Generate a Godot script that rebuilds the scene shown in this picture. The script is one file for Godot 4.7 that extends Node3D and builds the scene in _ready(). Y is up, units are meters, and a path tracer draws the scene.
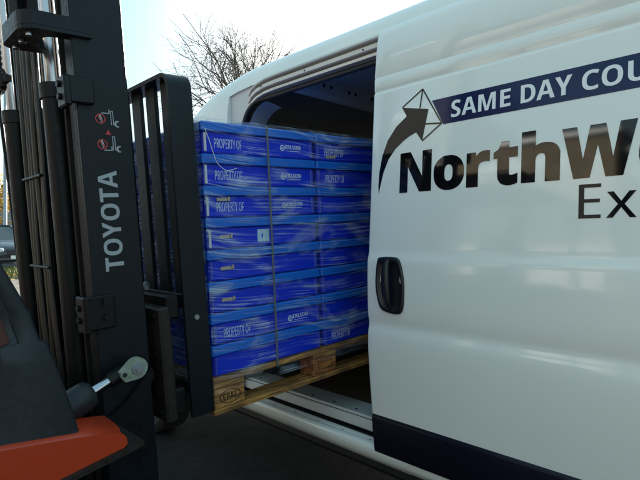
extends Node3D
# World axes: +X into the van, -Z towards the van's front, +Y up. "d" below means distance along -Z.

var M := {}
var rng := RandomNumberGenerator.new()
var TILT := Transform3D()      # frame of the tilted mast, carriage and forks
var LOAD := Transform3D()      # frame of the load on the forks

# ------------------------------------------------------------------ helpers
func mat(c: Color, rough := 0.6, metal := 0.0, spec := 0.5) -> StandardMaterial3D:
	var m := StandardMaterial3D.new()
	m.albedo_color = c.linear_to_srgb()
	m.roughness = rough
	m.metallic = metal
	m.metallic_specular = spec
	return m

func noise_img(size: int, freq: float, sd: int, oct := 4, stretch := Vector2.ONE) -> Image:
	var n := FastNoiseLite.new()
	n.seed = sd
	n.frequency = freq
	n.fractal_octaves = oct
	n.noise_type = FastNoiseLite.TYPE_SIMPLEX_SMOOTH
	var im := Image.create(size, size, false, Image.FORMAT_RF)
	# torus mapping keeps it seamless
	for y in size:
		for x in size:
			var a := TAU * x / size
			var b := TAU * y / size
			var r := size / TAU
			var v := n.get_noise_3d((cos(a) * r) * stretch.x, (sin(a) * r) * stretch.x + cos(b) * r * stretch.y, sin(b) * r * stretch.y)
			im.set_pixel(x, y, Color(v, v, v))
	return im

func tex_from(f: Callable, w: int, h: int) -> ImageTexture:
	var im := Image.create(w, h, true, Image.FORMAT_RGBA8)
	for y in h:
		for x in w:
			im.set_pixel(x, y, f.call(x, y))
	im.generate_mipmaps()
	return ImageTexture.create_from_image(im)

func normal_from(src: Image, strength: float) -> ImageTexture:
	var w := src.get_width()
	var h := src.get_height()
	var im := Image.create(w, h, false, Image.FORMAT_RGBA8)
	for y in h:
		for x in w:
			var dx := src.get_pixel((x + 1) % w, y).r - src.get_pixel((x + w - 1) % w, y).r
			var dy := src.get_pixel(x, (y + 1) % h).r - src.get_pixel(x, (y + h - 1) % h).r
			var n := Vector3(-dx * strength, dy * strength, 1).normalized()
			im.set_pixel(x, y, Color(n.x * .5 + .5, n.y * .5 + .5, n.z * .5 + .5))
	im.generate_mipmaps()
	return ImageTexture.create_from_image(im)

func begin() -> SurfaceTool:
	var st := SurfaceTool.new()
	st.begin(Mesh.PRIMITIVE_TRIANGLES)
	st.set_smooth_group(-1)
	return st

func fin(st: SurfaceTool) -> ArrayMesh:
	st.generate_normals()
	return st.commit()

func quad(st: SurfaceTool, a: Vector3, b: Vector3, c: Vector3, d: Vector3):
	for p in [a, b, c, a, c, d]:
		st.add_vertex(p)

func tri(st: SurfaceTool, a: Vector3, b: Vector3, c: Vector3):
	for p in [a, b, c]:
		st.add_vertex(p)

# chamfered box centred at c
func cbox(st: SurfaceTool, c: Vector3, s: Vector3, bev := 0.004, xf := Transform3D.IDENTITY):
	var h := s * 0.5
	bev = minf(bev, minf(h.x, minf(h.y, h.z)) * 0.9)
	var P := {}
	for sx in [-1, 1]:
		for sy in [-1, 1]:
			for sz in [-1, 1]:
				for ax in 3:
					var v := Vector3(h.x - bev, h.y - bev, h.z - bev)
					v[ax] = h[ax]
					P[[sx, sy, sz, ax]] = xf * (c + Vector3(v.x * sx, v.y * sy, v.z * sz))
	var cen := xf * c
	for ax in 3:
		var b := (ax + 1) % 3
		var d := (ax + 2) % 3
		for s1 in [-1, 1]:
			var q := []
			for t in [[-1, -1], [1, -1], [1, 1], [-1, 1]]:
				var k := [0, 0, 0, ax]
				k[ax] = s1
				k[b] = t[0]
				k[d] = t[1]
				q.append(P[k])
			_oq(st, q, cen)
			# edges between face ax(s1) and face b(s2)
			for s2 in [-1, 1]:
				var e := []
				for t in [[ax, -1], [ax, 1], [b, 1], [b, -1]]:
					var k := [0, 0, 0, t[0]]
					k[ax] = s1
					k[b] = s2
					k[d] = t[1]
					e.append(P[k])
				_oq(st, e, cen)
	for sx in [-1, 1]:
		for sy in [-1, 1]:
			for sz in [-1, 1]:
				_oq(st, [P[[sx, sy, sz, 0]], P[[sx, sy, sz, 1]], P[[sx, sy, sz, 2]]], cen)

# polygon wound so that its front faces away from cen
func _oq(st: SurfaceTool, q: Array, cen: Vector3):
	var n: Vector3 = (q[1] - q[0]).cross(q[2] - q[0])
	var m: Vector3 = (q[0] + q[1] + q[2]) / 3.0
	if n.dot(m - cen) > 0:
		q.reverse()
	for i in range(1, q.size() - 1):
		tri(st, q[0], q[i], q[i + 1])

func box_mesh(s: Vector3, bev := 0.004, c := Vector3.ZERO) -> ArrayMesh:
	var st := begin()
	cbox(st, c, s, bev)
	return fin(st)

# tube along points; radius number or array
func tube(st: SurfaceTool, pts: Array, rad, n := 10, caps := true, smooth := 0):
	st.set_smooth_group(smooth)
	var rings := []
	var up := Vector3.UP
	var t0: Vector3 = (pts[1] - pts[0]).normalized()
	if absf(t0.dot(up)) > 0.95:
		up = Vector3.RIGHT
	var side := t0.cross(up).normalized()
	for i in pts.size():
		var t: Vector3
		if i == 0:
			t = pts[1] - pts[0]
		elif i == pts.size() - 1:
			t = pts[i] - pts[i - 1]
		else:
			t = pts[i + 1] - pts[i - 1]
		t = t.normalized()
		side = (side - t * side.dot(t)).normalized()
		var u := side.cross(t)
		var r: float = rad[i] if rad is Array else rad
		var ring := []
		for k in n:
			var a := TAU * k / n
			ring.append(pts[i] + (side * cos(a) + u * sin(a)) * r)
		rings.append(ring)
	for i in pts.size() - 1:
		for k in n:
			var k2 := (k + 1) % n
			quad(st, rings[i][k], rings[i][k2], rings[i + 1][k2], rings[i + 1][k])
	if caps:
		st.set_smooth_group(-1)
		for e in [0, pts.size() - 1]:
			for k in n:
				var k2 := (k + 1) % n
				if e == 0:
					tri(st, pts[e], rings[e][k2], rings[e][k])
				else:
					tri(st, pts[e], rings[e][k], rings[e][k2])
	st.set_smooth_group(-1)

func tube_mesh(pts: Array, rad, n := 10) -> ArrayMesh:
	var st := begin()
	tube(st, pts, rad, n)
	return fin(st)

func curve_pts(ctrl: Array, steps := 6) -> Array:
	var out := []
	for i in ctrl.size() - 1:
		var p0: Vector3 = ctrl[maxi(i - 1, 0)]
		var p1: Vector3 = ctrl[i]
		var p2: Vector3 = ctrl[i + 1]
		var p3: Vector3 = ctrl[mini(i + 2, ctrl.size() - 1)]
		for s in steps:
			out.append(p1.cubic_interpolate(p2, p0, p3, float(s) / steps))
	out.append(ctrl[-1])
	return out

# polygon (2D, any winding) extruded; map(u, v, w) -> Vector3 with w in 0..1
func prism(st: SurfaceTool, poly: PackedVector2Array, map: Callable, bevel := 0.0):
	var n := poly.size()
	var idx := Geometry2D.triangulate_polygon(poly)
	var cw := Geometry2D.is_polygon_clockwise(poly)
	var front := []
	var back := []
	var mid := []
	for i in n:
		front.append(map.call(poly[i].x, poly[i].y, 1.0))
		back.append(map.call(poly[i].x, poly[i].y, 0.0))
	# decide orientation from the map's handedness
	var o: Vector3 = map.call(0.0, 0.0, 0.0)
	var ex: Vector3 = map.call(0.001, 0.0, 0.0) - o
	var ey: Vector3 = map.call(0.0, 0.001, 0.0) - o
	var ez: Vector3 = map.call(0.0, 0.0, 1.0) - o
	var hand := ex.cross(ey).dot(ez) > 0
	for k in range(0, idx.size(), 3):
		var a := idx[k]
		var b := idx[k + 1]
		var c := idx[k + 2]
		var ccw := (poly[b] - poly[a]).cross(poly[c] - poly[a]) > 0
		if ccw == hand:
			tri(st, front[a], front[c], front[b])
			tri(st, back[a], back[b], back[c])
		else:
			tri(st, front[a], front[b], front[c])
			tri(st, back[a], back[c], back[b])
	for i in n:
		var j := (i + 1) % n
		if (not cw) == hand:
			quad(st, front[i], front[j], back[j], back[i])
		else:
			quad(st, front[j], front[i], back[i], back[j])

func prism_mesh(poly: PackedVector2Array, map: Callable) -> ArrayMesh:
	var st := begin()
	prism(st, poly, map)
	return fin(st)

# grid of points lofted into a sheet; rows of equal length
func sheet(st: SurfaceTool, rows: Array, smooth := 0, flip := false):
	st.set_smooth_group(smooth)
	for i in rows.size() - 1:
		for k in rows[i].size() - 1:
			if flip:
				quad(st, rows[i][k], rows[i + 1][k], rows[i + 1][k + 1], rows[i][k + 1])
			else:
				quad(st, rows[i][k], rows[i][k + 1], rows[i + 1][k + 1], rows[i + 1][k])
	st.set_smooth_group(-1)

func rrect(w: float, h: float, r: float, n := 5) -> PackedVector2Array:
	var p := PackedVector2Array()
	for q in [[w / 2 - r, h / 2 - r, 0.0], [-w / 2 + r, h / 2 - r, PI / 2], [-w / 2 + r, -h / 2 + r, PI], [w / 2 - r, -h / 2 + r, PI * 1.5]]:
		for k in n + 1:
			var a: float = q[2] + PI / 2 * k / n
			p.append(Vector2(q[0] + cos(a) * r, q[1] + sin(a) * r))
	return p

func disc(r: float, n := 20) -> PackedVector2Array:
	var p := PackedVector2Array()
	for k in n:
		p.append(Vector2(cos(TAU * k / n), sin(TAU * k / n)) * r)
	return p

func put(called: String, mesh: Mesh, m: Material, parent: Node3D, wx := Transform3D.IDENTITY) -> MeshInstance3D:
	var o := MeshInstance3D.new()
	o.name = called
	o.mesh = mesh
	o.material_override = m
	parent.add_child(o, true)
	o.global_transform = wx
	return o

func tag(o: Node, label: String, category: String, group := "", kind := ""):
	if label: o.set_meta("label", label)
	if category: o.set_meta("category", category)
	if group: o.set_meta("group", group)
	if kind: o.set_meta("kind", kind)

func thing(called: String, label: String, category: String, wx := Transform3D.IDENTITY, group := "") -> Node3D:
	var o := Node3D.new()
	o.name = called
	add_child(o, true)
	o.global_transform = wx
	tag(o, label, category, group)
	return o

func at(p: Vector3, b := Basis.IDENTITY) -> Transform3D:
	return Transform3D(b, p)

# lettering fitted to a box w x h with its lower left corner at 0,0; per-vertex map(u, v, w in 0..1)
func letters(text: String, w: float, h: float, weight: int, map: Callable, cap_only := "", bolder := 0.0) -> ArrayMesh:
	var sf := SystemFont.new()
	sf.font_names = PackedStringArray(["Droid Sans"])
	sf.font_weight = weight
	var f := FontVariation.new()
	f.base_font = sf
	f.variation_embolden = bolder
	var ref := _text_box(cap_only if cap_only else text, f)
	var tm := TextMesh.new()
	tm.text = text
	tm.font = f
	tm.font_size = 64
	tm.pixel_size = 0.01
	tm.depth = 0.1
	tm.curve_step = 2.0
	var arr := tm.get_mesh_arrays()
	var vs: PackedVector3Array = arr[Mesh.ARRAY_VERTEX]
	var idx: PackedInt32Array = arr[Mesh.ARRAY_INDEX]
	var lo := Vector3.INF
	var hi := -Vector3.INF
	for v in vs:
		lo = lo.min(v)
		hi = hi.max(v)
	# baseline and cap height come from the reference text (both are centred vertically by line metrics)
	var st := begin()
	for k in range(0, idx.size(), 3):
		for j in 3:
			var v := vs[idx[k + j]]
			var u := (v.x - lo.x) / (hi.x - lo.x) * w
			var q := (v.y - ref.position.y) / ref.size.y * h
			st.add_vertex(map.call(u, q, clampf((v.z - lo.z) / maxf(hi.z - lo.z, 1e-6), 0, 1)))
	return fin(st)

func _text_box(text: String, f: Font) -> Rect2:
	var tm := TextMesh.new()
	tm.text = text
	tm.font = f
	tm.font_size = 64
	tm.pixel_size = 0.01
	tm.depth = 0.1
	var arr := tm.get_mesh_arrays()
	var vs: PackedVector3Array = arr[Mesh.ARRAY_VERTEX]
	var lo := Vector3.INF
	var hi := -Vector3.INF
	for v in vs:
		lo = lo.min(v)
		hi = hi.max(v)
	return Rect2(lo.x, lo.y, hi.x - lo.x, hi.y - lo.y)

# ------------------------------------------------------------------ materials
func make_materials():
	var grime := noise_img(256, 0.02, 3)
	var fine := noise_img(256, 0.12, 7)
	var rough_tex := tex_from(func(x, y):
		var v: float = clampf(0.78 + grime.get_pixel(x, y).r * 0.22 + fine.get_pixel(x, y).r * 0.18, 0.2, 1.0)
		return Color(v, v, v), 256, 256)
	var dirt_tex := tex_from(func(x, y):
		var g: float = grime.get_pixel(x, y).r
		var f2: float = fine.get_pixel(x, y).r
		var v: float = clampf(0.86 + g * 0.16 + f2 * 0.16, 0.0, 1.0)
		var w: float = clampf((f2 + g * 0.6 - 0.42) * 5.0, 0.0, 1.0)
		return Color(v, v, v).lerp(Color(1, 0.95, 0.88), w * 0.4), 256, 256)
	var fine_n := normal_from(fine, 1.2)
	# vehicle paint
	var w := mat(Color(0.78, 0.79, 0.725), 0.35)
	w.roughness = 0.09
	w.normal_enabled = true
	w.normal_texture = normal_from(grime, 1.0)
	w.normal_scale = 0.05
	w.uv1_triplanar = true
	w.uv1_scale = Vector3(1.1, 1.1, 1.1)
	M.white = w
	var frame := mat(Color(0.56, 0.57, 0.55), 0.4)
	M.frame = frame
	M.rail = mat(Color(0.55, 0.50, 0.44), 0.38, 0.35)
	M.lining = mat(Color(0.74, 0.72, 0.66), 0.5)
	M.ply = mat(Color(0.11, 0.085, 0.055), 0.8)
	M.beige = mat(Color(0.34, 0.30, 0.21), 0.6)
	M.rubber = mat(Color(0.012, 0.012, 0.012), 0.6)
	M.navy = mat(Color(0.004, 0.0045, 0.013), 0.45, 0.0, 0.38)
	var vinyl := mat(Color(0.004, 0.004, 0.005), 0.05, 0.0, 0.46)
	M.vinyl = vinyl
	var band := mat(Color(0.006, 0.013, 0.065), 0.14, 0.0, 0.4)
	M.band = band
	M.print = mat(Color(0.80, 0.81, 0.80), 0.3)
	M.handle = mat(Color(0.006, 0.006, 0.007), 0.42)
	M.glass = mat(Color(0.02, 0.025, 0.025), 0.03, 0.0, 0.6)
	M.tyre = mat(Color(0.015, 0.015, 0.015), 0.85)
	M.alloy = mat(Color(0.4, 0.4, 0.41), 0.35, 0.7)
	# forklift
	var panel := mat(Color(0.006, 0.0085, 0.013), 0.55, 0.0, 0.36)
	panel.roughness_texture = rough_tex
	panel.albedo_texture = dirt_tex
	panel.uv1_triplanar = true
	panel.uv1_scale = Vector3(7, 7, 7)
	M.panel = panel
	var steel := mat(Color(0.006, 0.0055, 0.005), 0.6, 0.0, 0.36)
	steel.roughness_texture = rough_tex
	steel.albedo_texture = dirt_tex
	steel.uv1_triplanar = true
	steel.uv1_scale = Vector3(7, 7, 7)
	steel.normal_enabled = true
	steel.normal_texture = fine_n
	steel.normal_scale = 0.1
	M.steel = steel
	var brown := mat(Color(0.028, 0.021, 0.016), 0.65, 0.0, 0.4)
	brown.albedo_texture = dirt_tex
	brown.roughness_texture = rough_tex
	brown.uv1_triplanar = true
	brown.uv1_scale = Vector3(7, 7, 7)
	M.brown = brown
	M.hose = mat(Color(0.008, 0.007, 0.006), 0.42)
	M.hose_tan = mat(Color(0.030, 0.022, 0.013), 0.45)
	M.chrome = mat(Color(0.42, 0.42, 0.43), 0.2, 1.0)
	M.chain = mat(Color(0.07, 0.055, 0.04), 0.4, 0.7)
	var cream := mat(Color(0.36, 0.41, 0.31), 0.5)
	cream.albedo_texture = dirt_tex
	cream.uv1_triplanar = true
	cream.uv1_scale = Vector3(7, 7, 7)
	M.cream = cream
	var grey := mat(Color(0.026, 0.030, 0.035), 0.6, 0.0, 0.4)
	grey.albedo_texture = dirt_tex
	grey.roughness_texture = rough_tex
	grey.uv1_triplanar = true
	grey.uv1_scale = Vector3(7, 7, 7)
	grey.normal_enabled = true
	grey.normal_texture = fine_n
	grey.normal_scale = 0.15
	M.grey = grey
	var orange := mat(Color(0.45, 0.042, 0.011), 0.42)
	orange.roughness_texture = rough_tex
	orange.uv1_triplanar = true
	orange.uv1_scale = Vector3(7, 7, 7)
	M.orange = orange
	M.shaded_orange = mat(Color(0.075, 0.022, 0.012), 0.6)  # orange bodywork darkened, its shade put into the colour
	M.red_print = mat(Color(0.5, 0.03, 0.025), 0.4)
	M.grey_print = mat(Color(0.36, 0.37, 0.38), 0.5)
	# load
	var blue := mat(Color(0.001, 0.026, 0.56), 0.36, 0.0, 0.35)
	M.crate = blue
	var rim := mat(Color(0.004, 0.12, 0.54), 0.35, 0.0, 0.4)
	M.rim = rim
	M.crate_print = mat(Color(0.55, 0.60, 0.72), 0.5)
	M.strip = mat(Color(0.62, 0.60, 0.62), 0.4)
	M.strip_blue = mat(Color(0.03, 0.05, 0.45), 0.3)
	M.tag_metal = mat(Color(0.42, 0.36, 0.27), 0.35, 0.3)
	M.paper = mat(Color(0.42, 0.60, 0.70), 0.6)
	M.strap = mat(Color(0.11, 0.115, 0.12), 0.35)
	# wood: stretched grain in the piece's own axes
	var grain := noise_img(256, 0.035, 21, 5, Vector2(0.35, 3.0))
	var wood_tex := tex_from(func(x, y):
		var g: float = grain.get_pixel(x, y).r
		var b: float = grime.get_pixel(x, y).r
		var v: float = clampf(0.74 + g * 0.45 + b * 0.30, 0.15, 1.0)
		return Color(v, v * (0.95 + b * 0.06), v * 0.9), 256, 256)
	for k in 3:
		var wd := mat([Color(0.60, 0.31, 0.085), Color(0.48, 0.25, 0.07), Color(0.48, 0.19, 0.055)][k], 0.75)
		wd.albedo_texture = wood_tex
		wd.uv1_triplanar = true
		wd.uv1_scale = Vector3(1.6, 5, 5)
		wd.uv1_offset = Vector3(0.3 * k, 0.17 * k, 0)
		M["wood%d" % k] = wd
	M.wood_print = mat(Color(0.02, 0.012, 0.008), 0.8)
	# stretch film: clear sheet with bunched, whiter strands running along the wrap
	var streak := noise_img(512, 0.06, 33, 5, Vector2(0.02, 4.0))
	var streak2 := noise_img(512, 0.03, 35, 3, Vector2(0.25, 0.8))
	var streak3 := noise_img(512, 0.012, 38, 4, Vector2(0.8, 1.3))
	var film_tex := tex_from(func(x, y):
		var s: float = streak.get_pixel(x, y).r
		var t: float = streak2.get_pixel(x, y).r
		var c: float = streak3.get_pixel(x, y).r
		var a: float = 0.015 + 0.20 * smoothstep(0.05, 0.55, c + t * 0.35) + pow(clampf(s * 1.5 + t * 1.1 + 0.02, 0.0, 1.0), 1.8) * 0.42
		return Color(1, 1, 1, clampf(a, 0.0, 0.6)), 512, 512)
	var film := mat(Color(0.62, 0.70, 0.80), 0.22)
	film.transparency = BaseMaterial3D.TRANSPARENCY_ALPHA
	film.albedo_texture = film_tex
	film.normal_enabled = true
	film.normal_texture = normal_from(streak, 3.0)
	film.normal_scale = 0.6
	film.cull_mode = BaseMaterial3D.CULL_DISABLED
	M.film = film
	# ground and surroundings
	var a1 := noise_img(512, 0.25, 51, 3)
	var a2 := noise_img(512, 0.012, 52, 4)
	var asph_tex := tex_from(func(x, y):
		var v: float = clampf(0.70 + a1.get_pixel(x, y).r * 0.75 + a2.get_pixel(x, y).r * 0.3, 0.05, 1.0)
		return Color(v, v, v * 0.99), 512, 512)
	var asph := mat(Color(0.16, 0.155, 0.14), 0.9)  # yard colour made paler to bounce light onto the van door
	asph.albedo_texture = asph_tex
	asph.normal_enabled = true
	asph.normal_texture = normal_from(a1, 3.0)
	asph.normal_scale = 0.8
	asph.uv1_triplanar = true
	asph.uv1_world_triplanar = true
	asph.uv1_scale = Vector3(0.9, 0.9, 0.9)
	M.yard = asph
	var shade_copy: StandardMaterial3D = asph.duplicate()  # darkened copy of the yard, shade put into the near ground colour
	shade_copy.albedo_color = Color(0.017, 0.017, 0.0175).linear_to_srgb()
	shade_copy.metallic_specular = 0.35
	shade_copy.uv1_scale = Vector3(1.3, 1.3, 1.3)
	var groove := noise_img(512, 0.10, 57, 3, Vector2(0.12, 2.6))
	shade_copy.albedo_texture = tex_from(func(x, y):
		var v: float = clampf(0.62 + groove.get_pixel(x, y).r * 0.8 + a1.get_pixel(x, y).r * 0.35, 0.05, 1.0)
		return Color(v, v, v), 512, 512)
	shade_copy.normal_texture = normal_from(groove, 4.0)
	M.shaded_tarmac = shade_copy
	var soil := mat(Color(0.10, 0.10, 0.035), 0.95)
	soil.albedo_texture = dirt_tex
	soil.uv1_triplanar = true
	soil.uv1_world_triplanar = true
	M.soil = soil
	M.grass = mat(Color(0.13, 0.14, 0.03), 0.8)
	M.leaf_litter = mat(Color(0.36, 0.22, 0.03), 0.8)
	M.kerb = mat(Color(0.3, 0.29, 0.27), 0.9)
	M.bark = mat(Color(0.10, 0.08, 0.065), 0.9)
	M.yellow_leaf = mat(Color(0.36, 0.22, 0.035), 0.7)
	M.yellow_leaf.backlight_enabled = true
	M.yellow_leaf.backlight = Color(0.5, 0.4, 0.1)
	var brick := mat(Color(0.32, 0.27, 0.19), 0.9)
	brick.albedo_texture = dirt_tex
	brick.uv1_triplanar = true
	brick.uv1_world_triplanar = true
	brick.uv1_scale = Vector3(0.5, 0.5, 0.5)
	M.wall_brown = brick
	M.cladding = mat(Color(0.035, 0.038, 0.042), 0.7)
	M.cladding_blue = mat(Color(0.16, 0.24, 0.34), 0.6)
	M.shutter = mat(Color(0.34, 0.33, 0.30), 0.6)
	M.galv = mat(Color(0.30, 0.31, 0.32), 0.45, 0.5)
	M.paint_dark = mat(Color(0.02, 0.022, 0.03), 0.25)
	M.paint_blue = mat(Color(0.02, 0.09, 0.22), 0.25)
	M.paint_silver = mat(Color(0.42, 0.43, 0.44), 0.3, 0.4)
	for k in ["paint_dark", "paint_blue", "paint_silver"]:
		M[k].clearcoat_enabled = true
		M[k].clearcoat = 0.5
		M[k].clearcoat_roughness = 0.04
	M.plate = mat(Color(0.75, 0.75, 0.72), 0.5)
	M.lamp_glass = mat(Color(0.6, 0.6, 0.6), 0.1)

# ------------------------------------------------------------------ ready
func _ready():
	# camera, sky, sun, exposure
	var cam := Camera3D.new()
	cam.name = "camera"
	add_child(cam)
	cam.position = Vector3(0, 1.45, 0)
	cam.rotation_degrees = Vector3(0, -43.9, 0)
	cam.fov = 50.3
	cam.near = 0.05
	cam.far = 2000.0
	cam.current = true
	var env := Environment.new()
	env.tonemap_mode = Environment.TONE_MAPPER_LINEAR
	env.tonemap_exposure = 5.8
	env.background_mode = Environment.BG_SKY
	var sm := ProceduralSkyMaterial.new()
	sm.sky_top_color = Color(0.080, 0.142, 0.180).linear_to_srgb()
	sm.sky_horizon_color = Color(0.27, 0.325, 0.325).linear_to_srgb()
	sm.sky_curve = 0.12
	sm.sky_energy_multiplier = 1.0
	sm.ground_bottom_color = Color(0.03, 0.03, 0.03).linear_to_srgb()
	sm.ground_horizon_color = Color(0.08, 0.08, 0.08).linear_to_srgb()
	sm.sun_angle_max = 75.0
	sm.sun_curve = 0.19
	var sky := Sky.new()
	sky.sky_material = sm
	env.sky = sky
	env.sdfgi_enabled = true
	env.ssao_enabled = true
	env.ssil_enabled = true
	var we := WorldEnvironment.new()
	we.name = "environment"
	we.environment = env
	add_child(we)
	var sun := DirectionalLight3D.new()
	sun.name = "sun"
	add_child(sun)
	sun.light_color = Color(1.0, 0.97, 0.92)
	sun.light_energy = 1.5
	sun.light_angular_distance = 0.5
	sun.shadow_enabled = true
	# the sun stands low behind the van
	sun.look_at_from_position(Vector3(0.85, 0.364, -0.53) * 10, Vector3.ZERO)

	rng.seed = 11
	make_materials()
	TILT = Transform3D(Basis(Vector3(0, 0, 1), deg_to_rad(4.8)), Vector3(1.070, 0.771, -1.695))
	LOAD = Transform3D(Basis(Vector3(0, 0, 1), deg_to_rad(3.4)), Vector3(1.072, 0.771, -1.695))
	build_ground()
	build_van()
	build_forklift()
	build_load()
	build_background()

# ------------------------------------------------------------------ ground
func ground_y(d: float) -> float:
	return 0.5 * smoothstep(9.0, 19.0, d)

func build_ground():
	var st := begin()
	var ds := [-260.0, -60.0, -20.0, 0.0, 4.0, 8.0]
	for k in 16:
		ds.append(9.0 + k * 0.7)
	ds.append_array([22.0, 40.0, 90.0, 300.0, 600.0])
	var rows := []
	for d in ds:
		var row := []
		for x in [-300.0, -60.0, -15.0, 0.0, 6.0, 20.0, 80.0, 400.0]:
			row.append(Vector3(x, ground_y(d), -d))
		rows.append(row)
	sheet(st, rows, 0)
	var g := put("ground", fin(st), M.yard, self)
	tag(g, "weathered yard, colour made paler for bounce light, rising gently towards the parked cars", "ground", "", "structure")
	# added sheet, its dark colour stands in for shade under van and forklift
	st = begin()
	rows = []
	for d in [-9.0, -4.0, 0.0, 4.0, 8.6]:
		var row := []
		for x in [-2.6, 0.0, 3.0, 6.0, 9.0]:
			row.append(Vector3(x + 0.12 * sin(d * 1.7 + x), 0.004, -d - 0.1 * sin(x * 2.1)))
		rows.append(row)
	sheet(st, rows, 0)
	var rd := put("shade_sheet", fin(st), M.shaded_tarmac, self)
	tag(rd, "added near-black sheet, shade painted under the van and forklift", "shade_sheet", "", "structure")

# ------------------------------------------------------------------ van
func prof(table: Array, y: float) -> float:
	for i in table.size() - 1:
		if y >= table[i][0] and y <= table[i + 1][0]:
			var t: float = (y - table[i][0]) / (table[i + 1][0] - table[i][0])
			return lerpf(table[i][1], table[i + 1][1], t)
	return table[0][1] if y < table[0][0] else table[-1][1]

var DOOR := [[0.472, 0.076], [0.500, 0.062], [0.527, 0.055], [0.56, 0.050], [0.63, 0.042], [0.70, 0.033], [0.80, 0.021], [0.90, 0.011], [0.98, 0.005], [1.03, 0.004],
	[1.05, 0.0045], [1.068, 0.0075], [1.082, 0.0105], [1.094, 0.0112], [1.106, 0.0100], [1.122, 0.0065], [1.145, 0.0035], [1.20, 0.0015], [1.28, 0.0], [1.345, 0.0005], [1.362, 0.0015],
	[1.374, 0.0042], [1.392, 0.0090], [1.403, 0.0108], [1.415, 0.0115], [2.078, 0.0465], [2.084, 0.0475], [2.090, 0.0515], [2.096, 0.0525], [2.102, 0.0490], [2.150, 0.0495], [2.154, 0.052], [2.158, 0.052], [2.162, 0.0500], [2.28, 0.062], [2.34, 0.072], [2.372, 0.082]]

func door_x(y: float) -> float:
	return 1.675 + prof(DOOR, y)

# side of the body: [y, x]
var SIDE := [[0.46, 1.80], [0.50, 1.775], [0.60, 1.762], [0.80, 1.753], [1.05, 1.750], [1.40, 1.752], [1.80, 1.762], [2.10, 1.774], [2.28, 1.785], [2.36, 1.796], [2.42, 1.805], [2.452, 1.818], [2.478, 1.842], [2.498, 1.88], [2.513, 1.94], [2.532, 2.15], [2.543, 2.775]]

func roof_h(d: float) -> float:
	if d < 2.45: return 1.0
	var pts := [[2.45, 2.543], [2.6, 2.532], [2.8, 2.500], [3.0, 2.445], [3.2, 2.355], [3.35, 2.21], [3.7, 1.74], [4.02, 1.36], [4.25, 1.24], [4.5, 1.08], [4.62, 0.86], [4.66, 0.6]]
	return (prof(pts, d) - 0.46) / (2.543 - 0.46)

func side_pt(i: int, d: float, mirror := false) -> Vector3:
	var y: float = 0.46 + (SIDE[i][0] - 0.46) * roof_h(d)
	var x: float = SIDE[i][1]
	if d > 3.0:
		x += 0.16 * pow((d - 3.0) / 1.66, 2.0)
	if d < -2.1:
		x += 0.02 * (-2.1 - d)
	x = minf(x, 2.775)
	if mirror:
		x = 5.55 - x
	return Vector3(x, y, -d)

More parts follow.
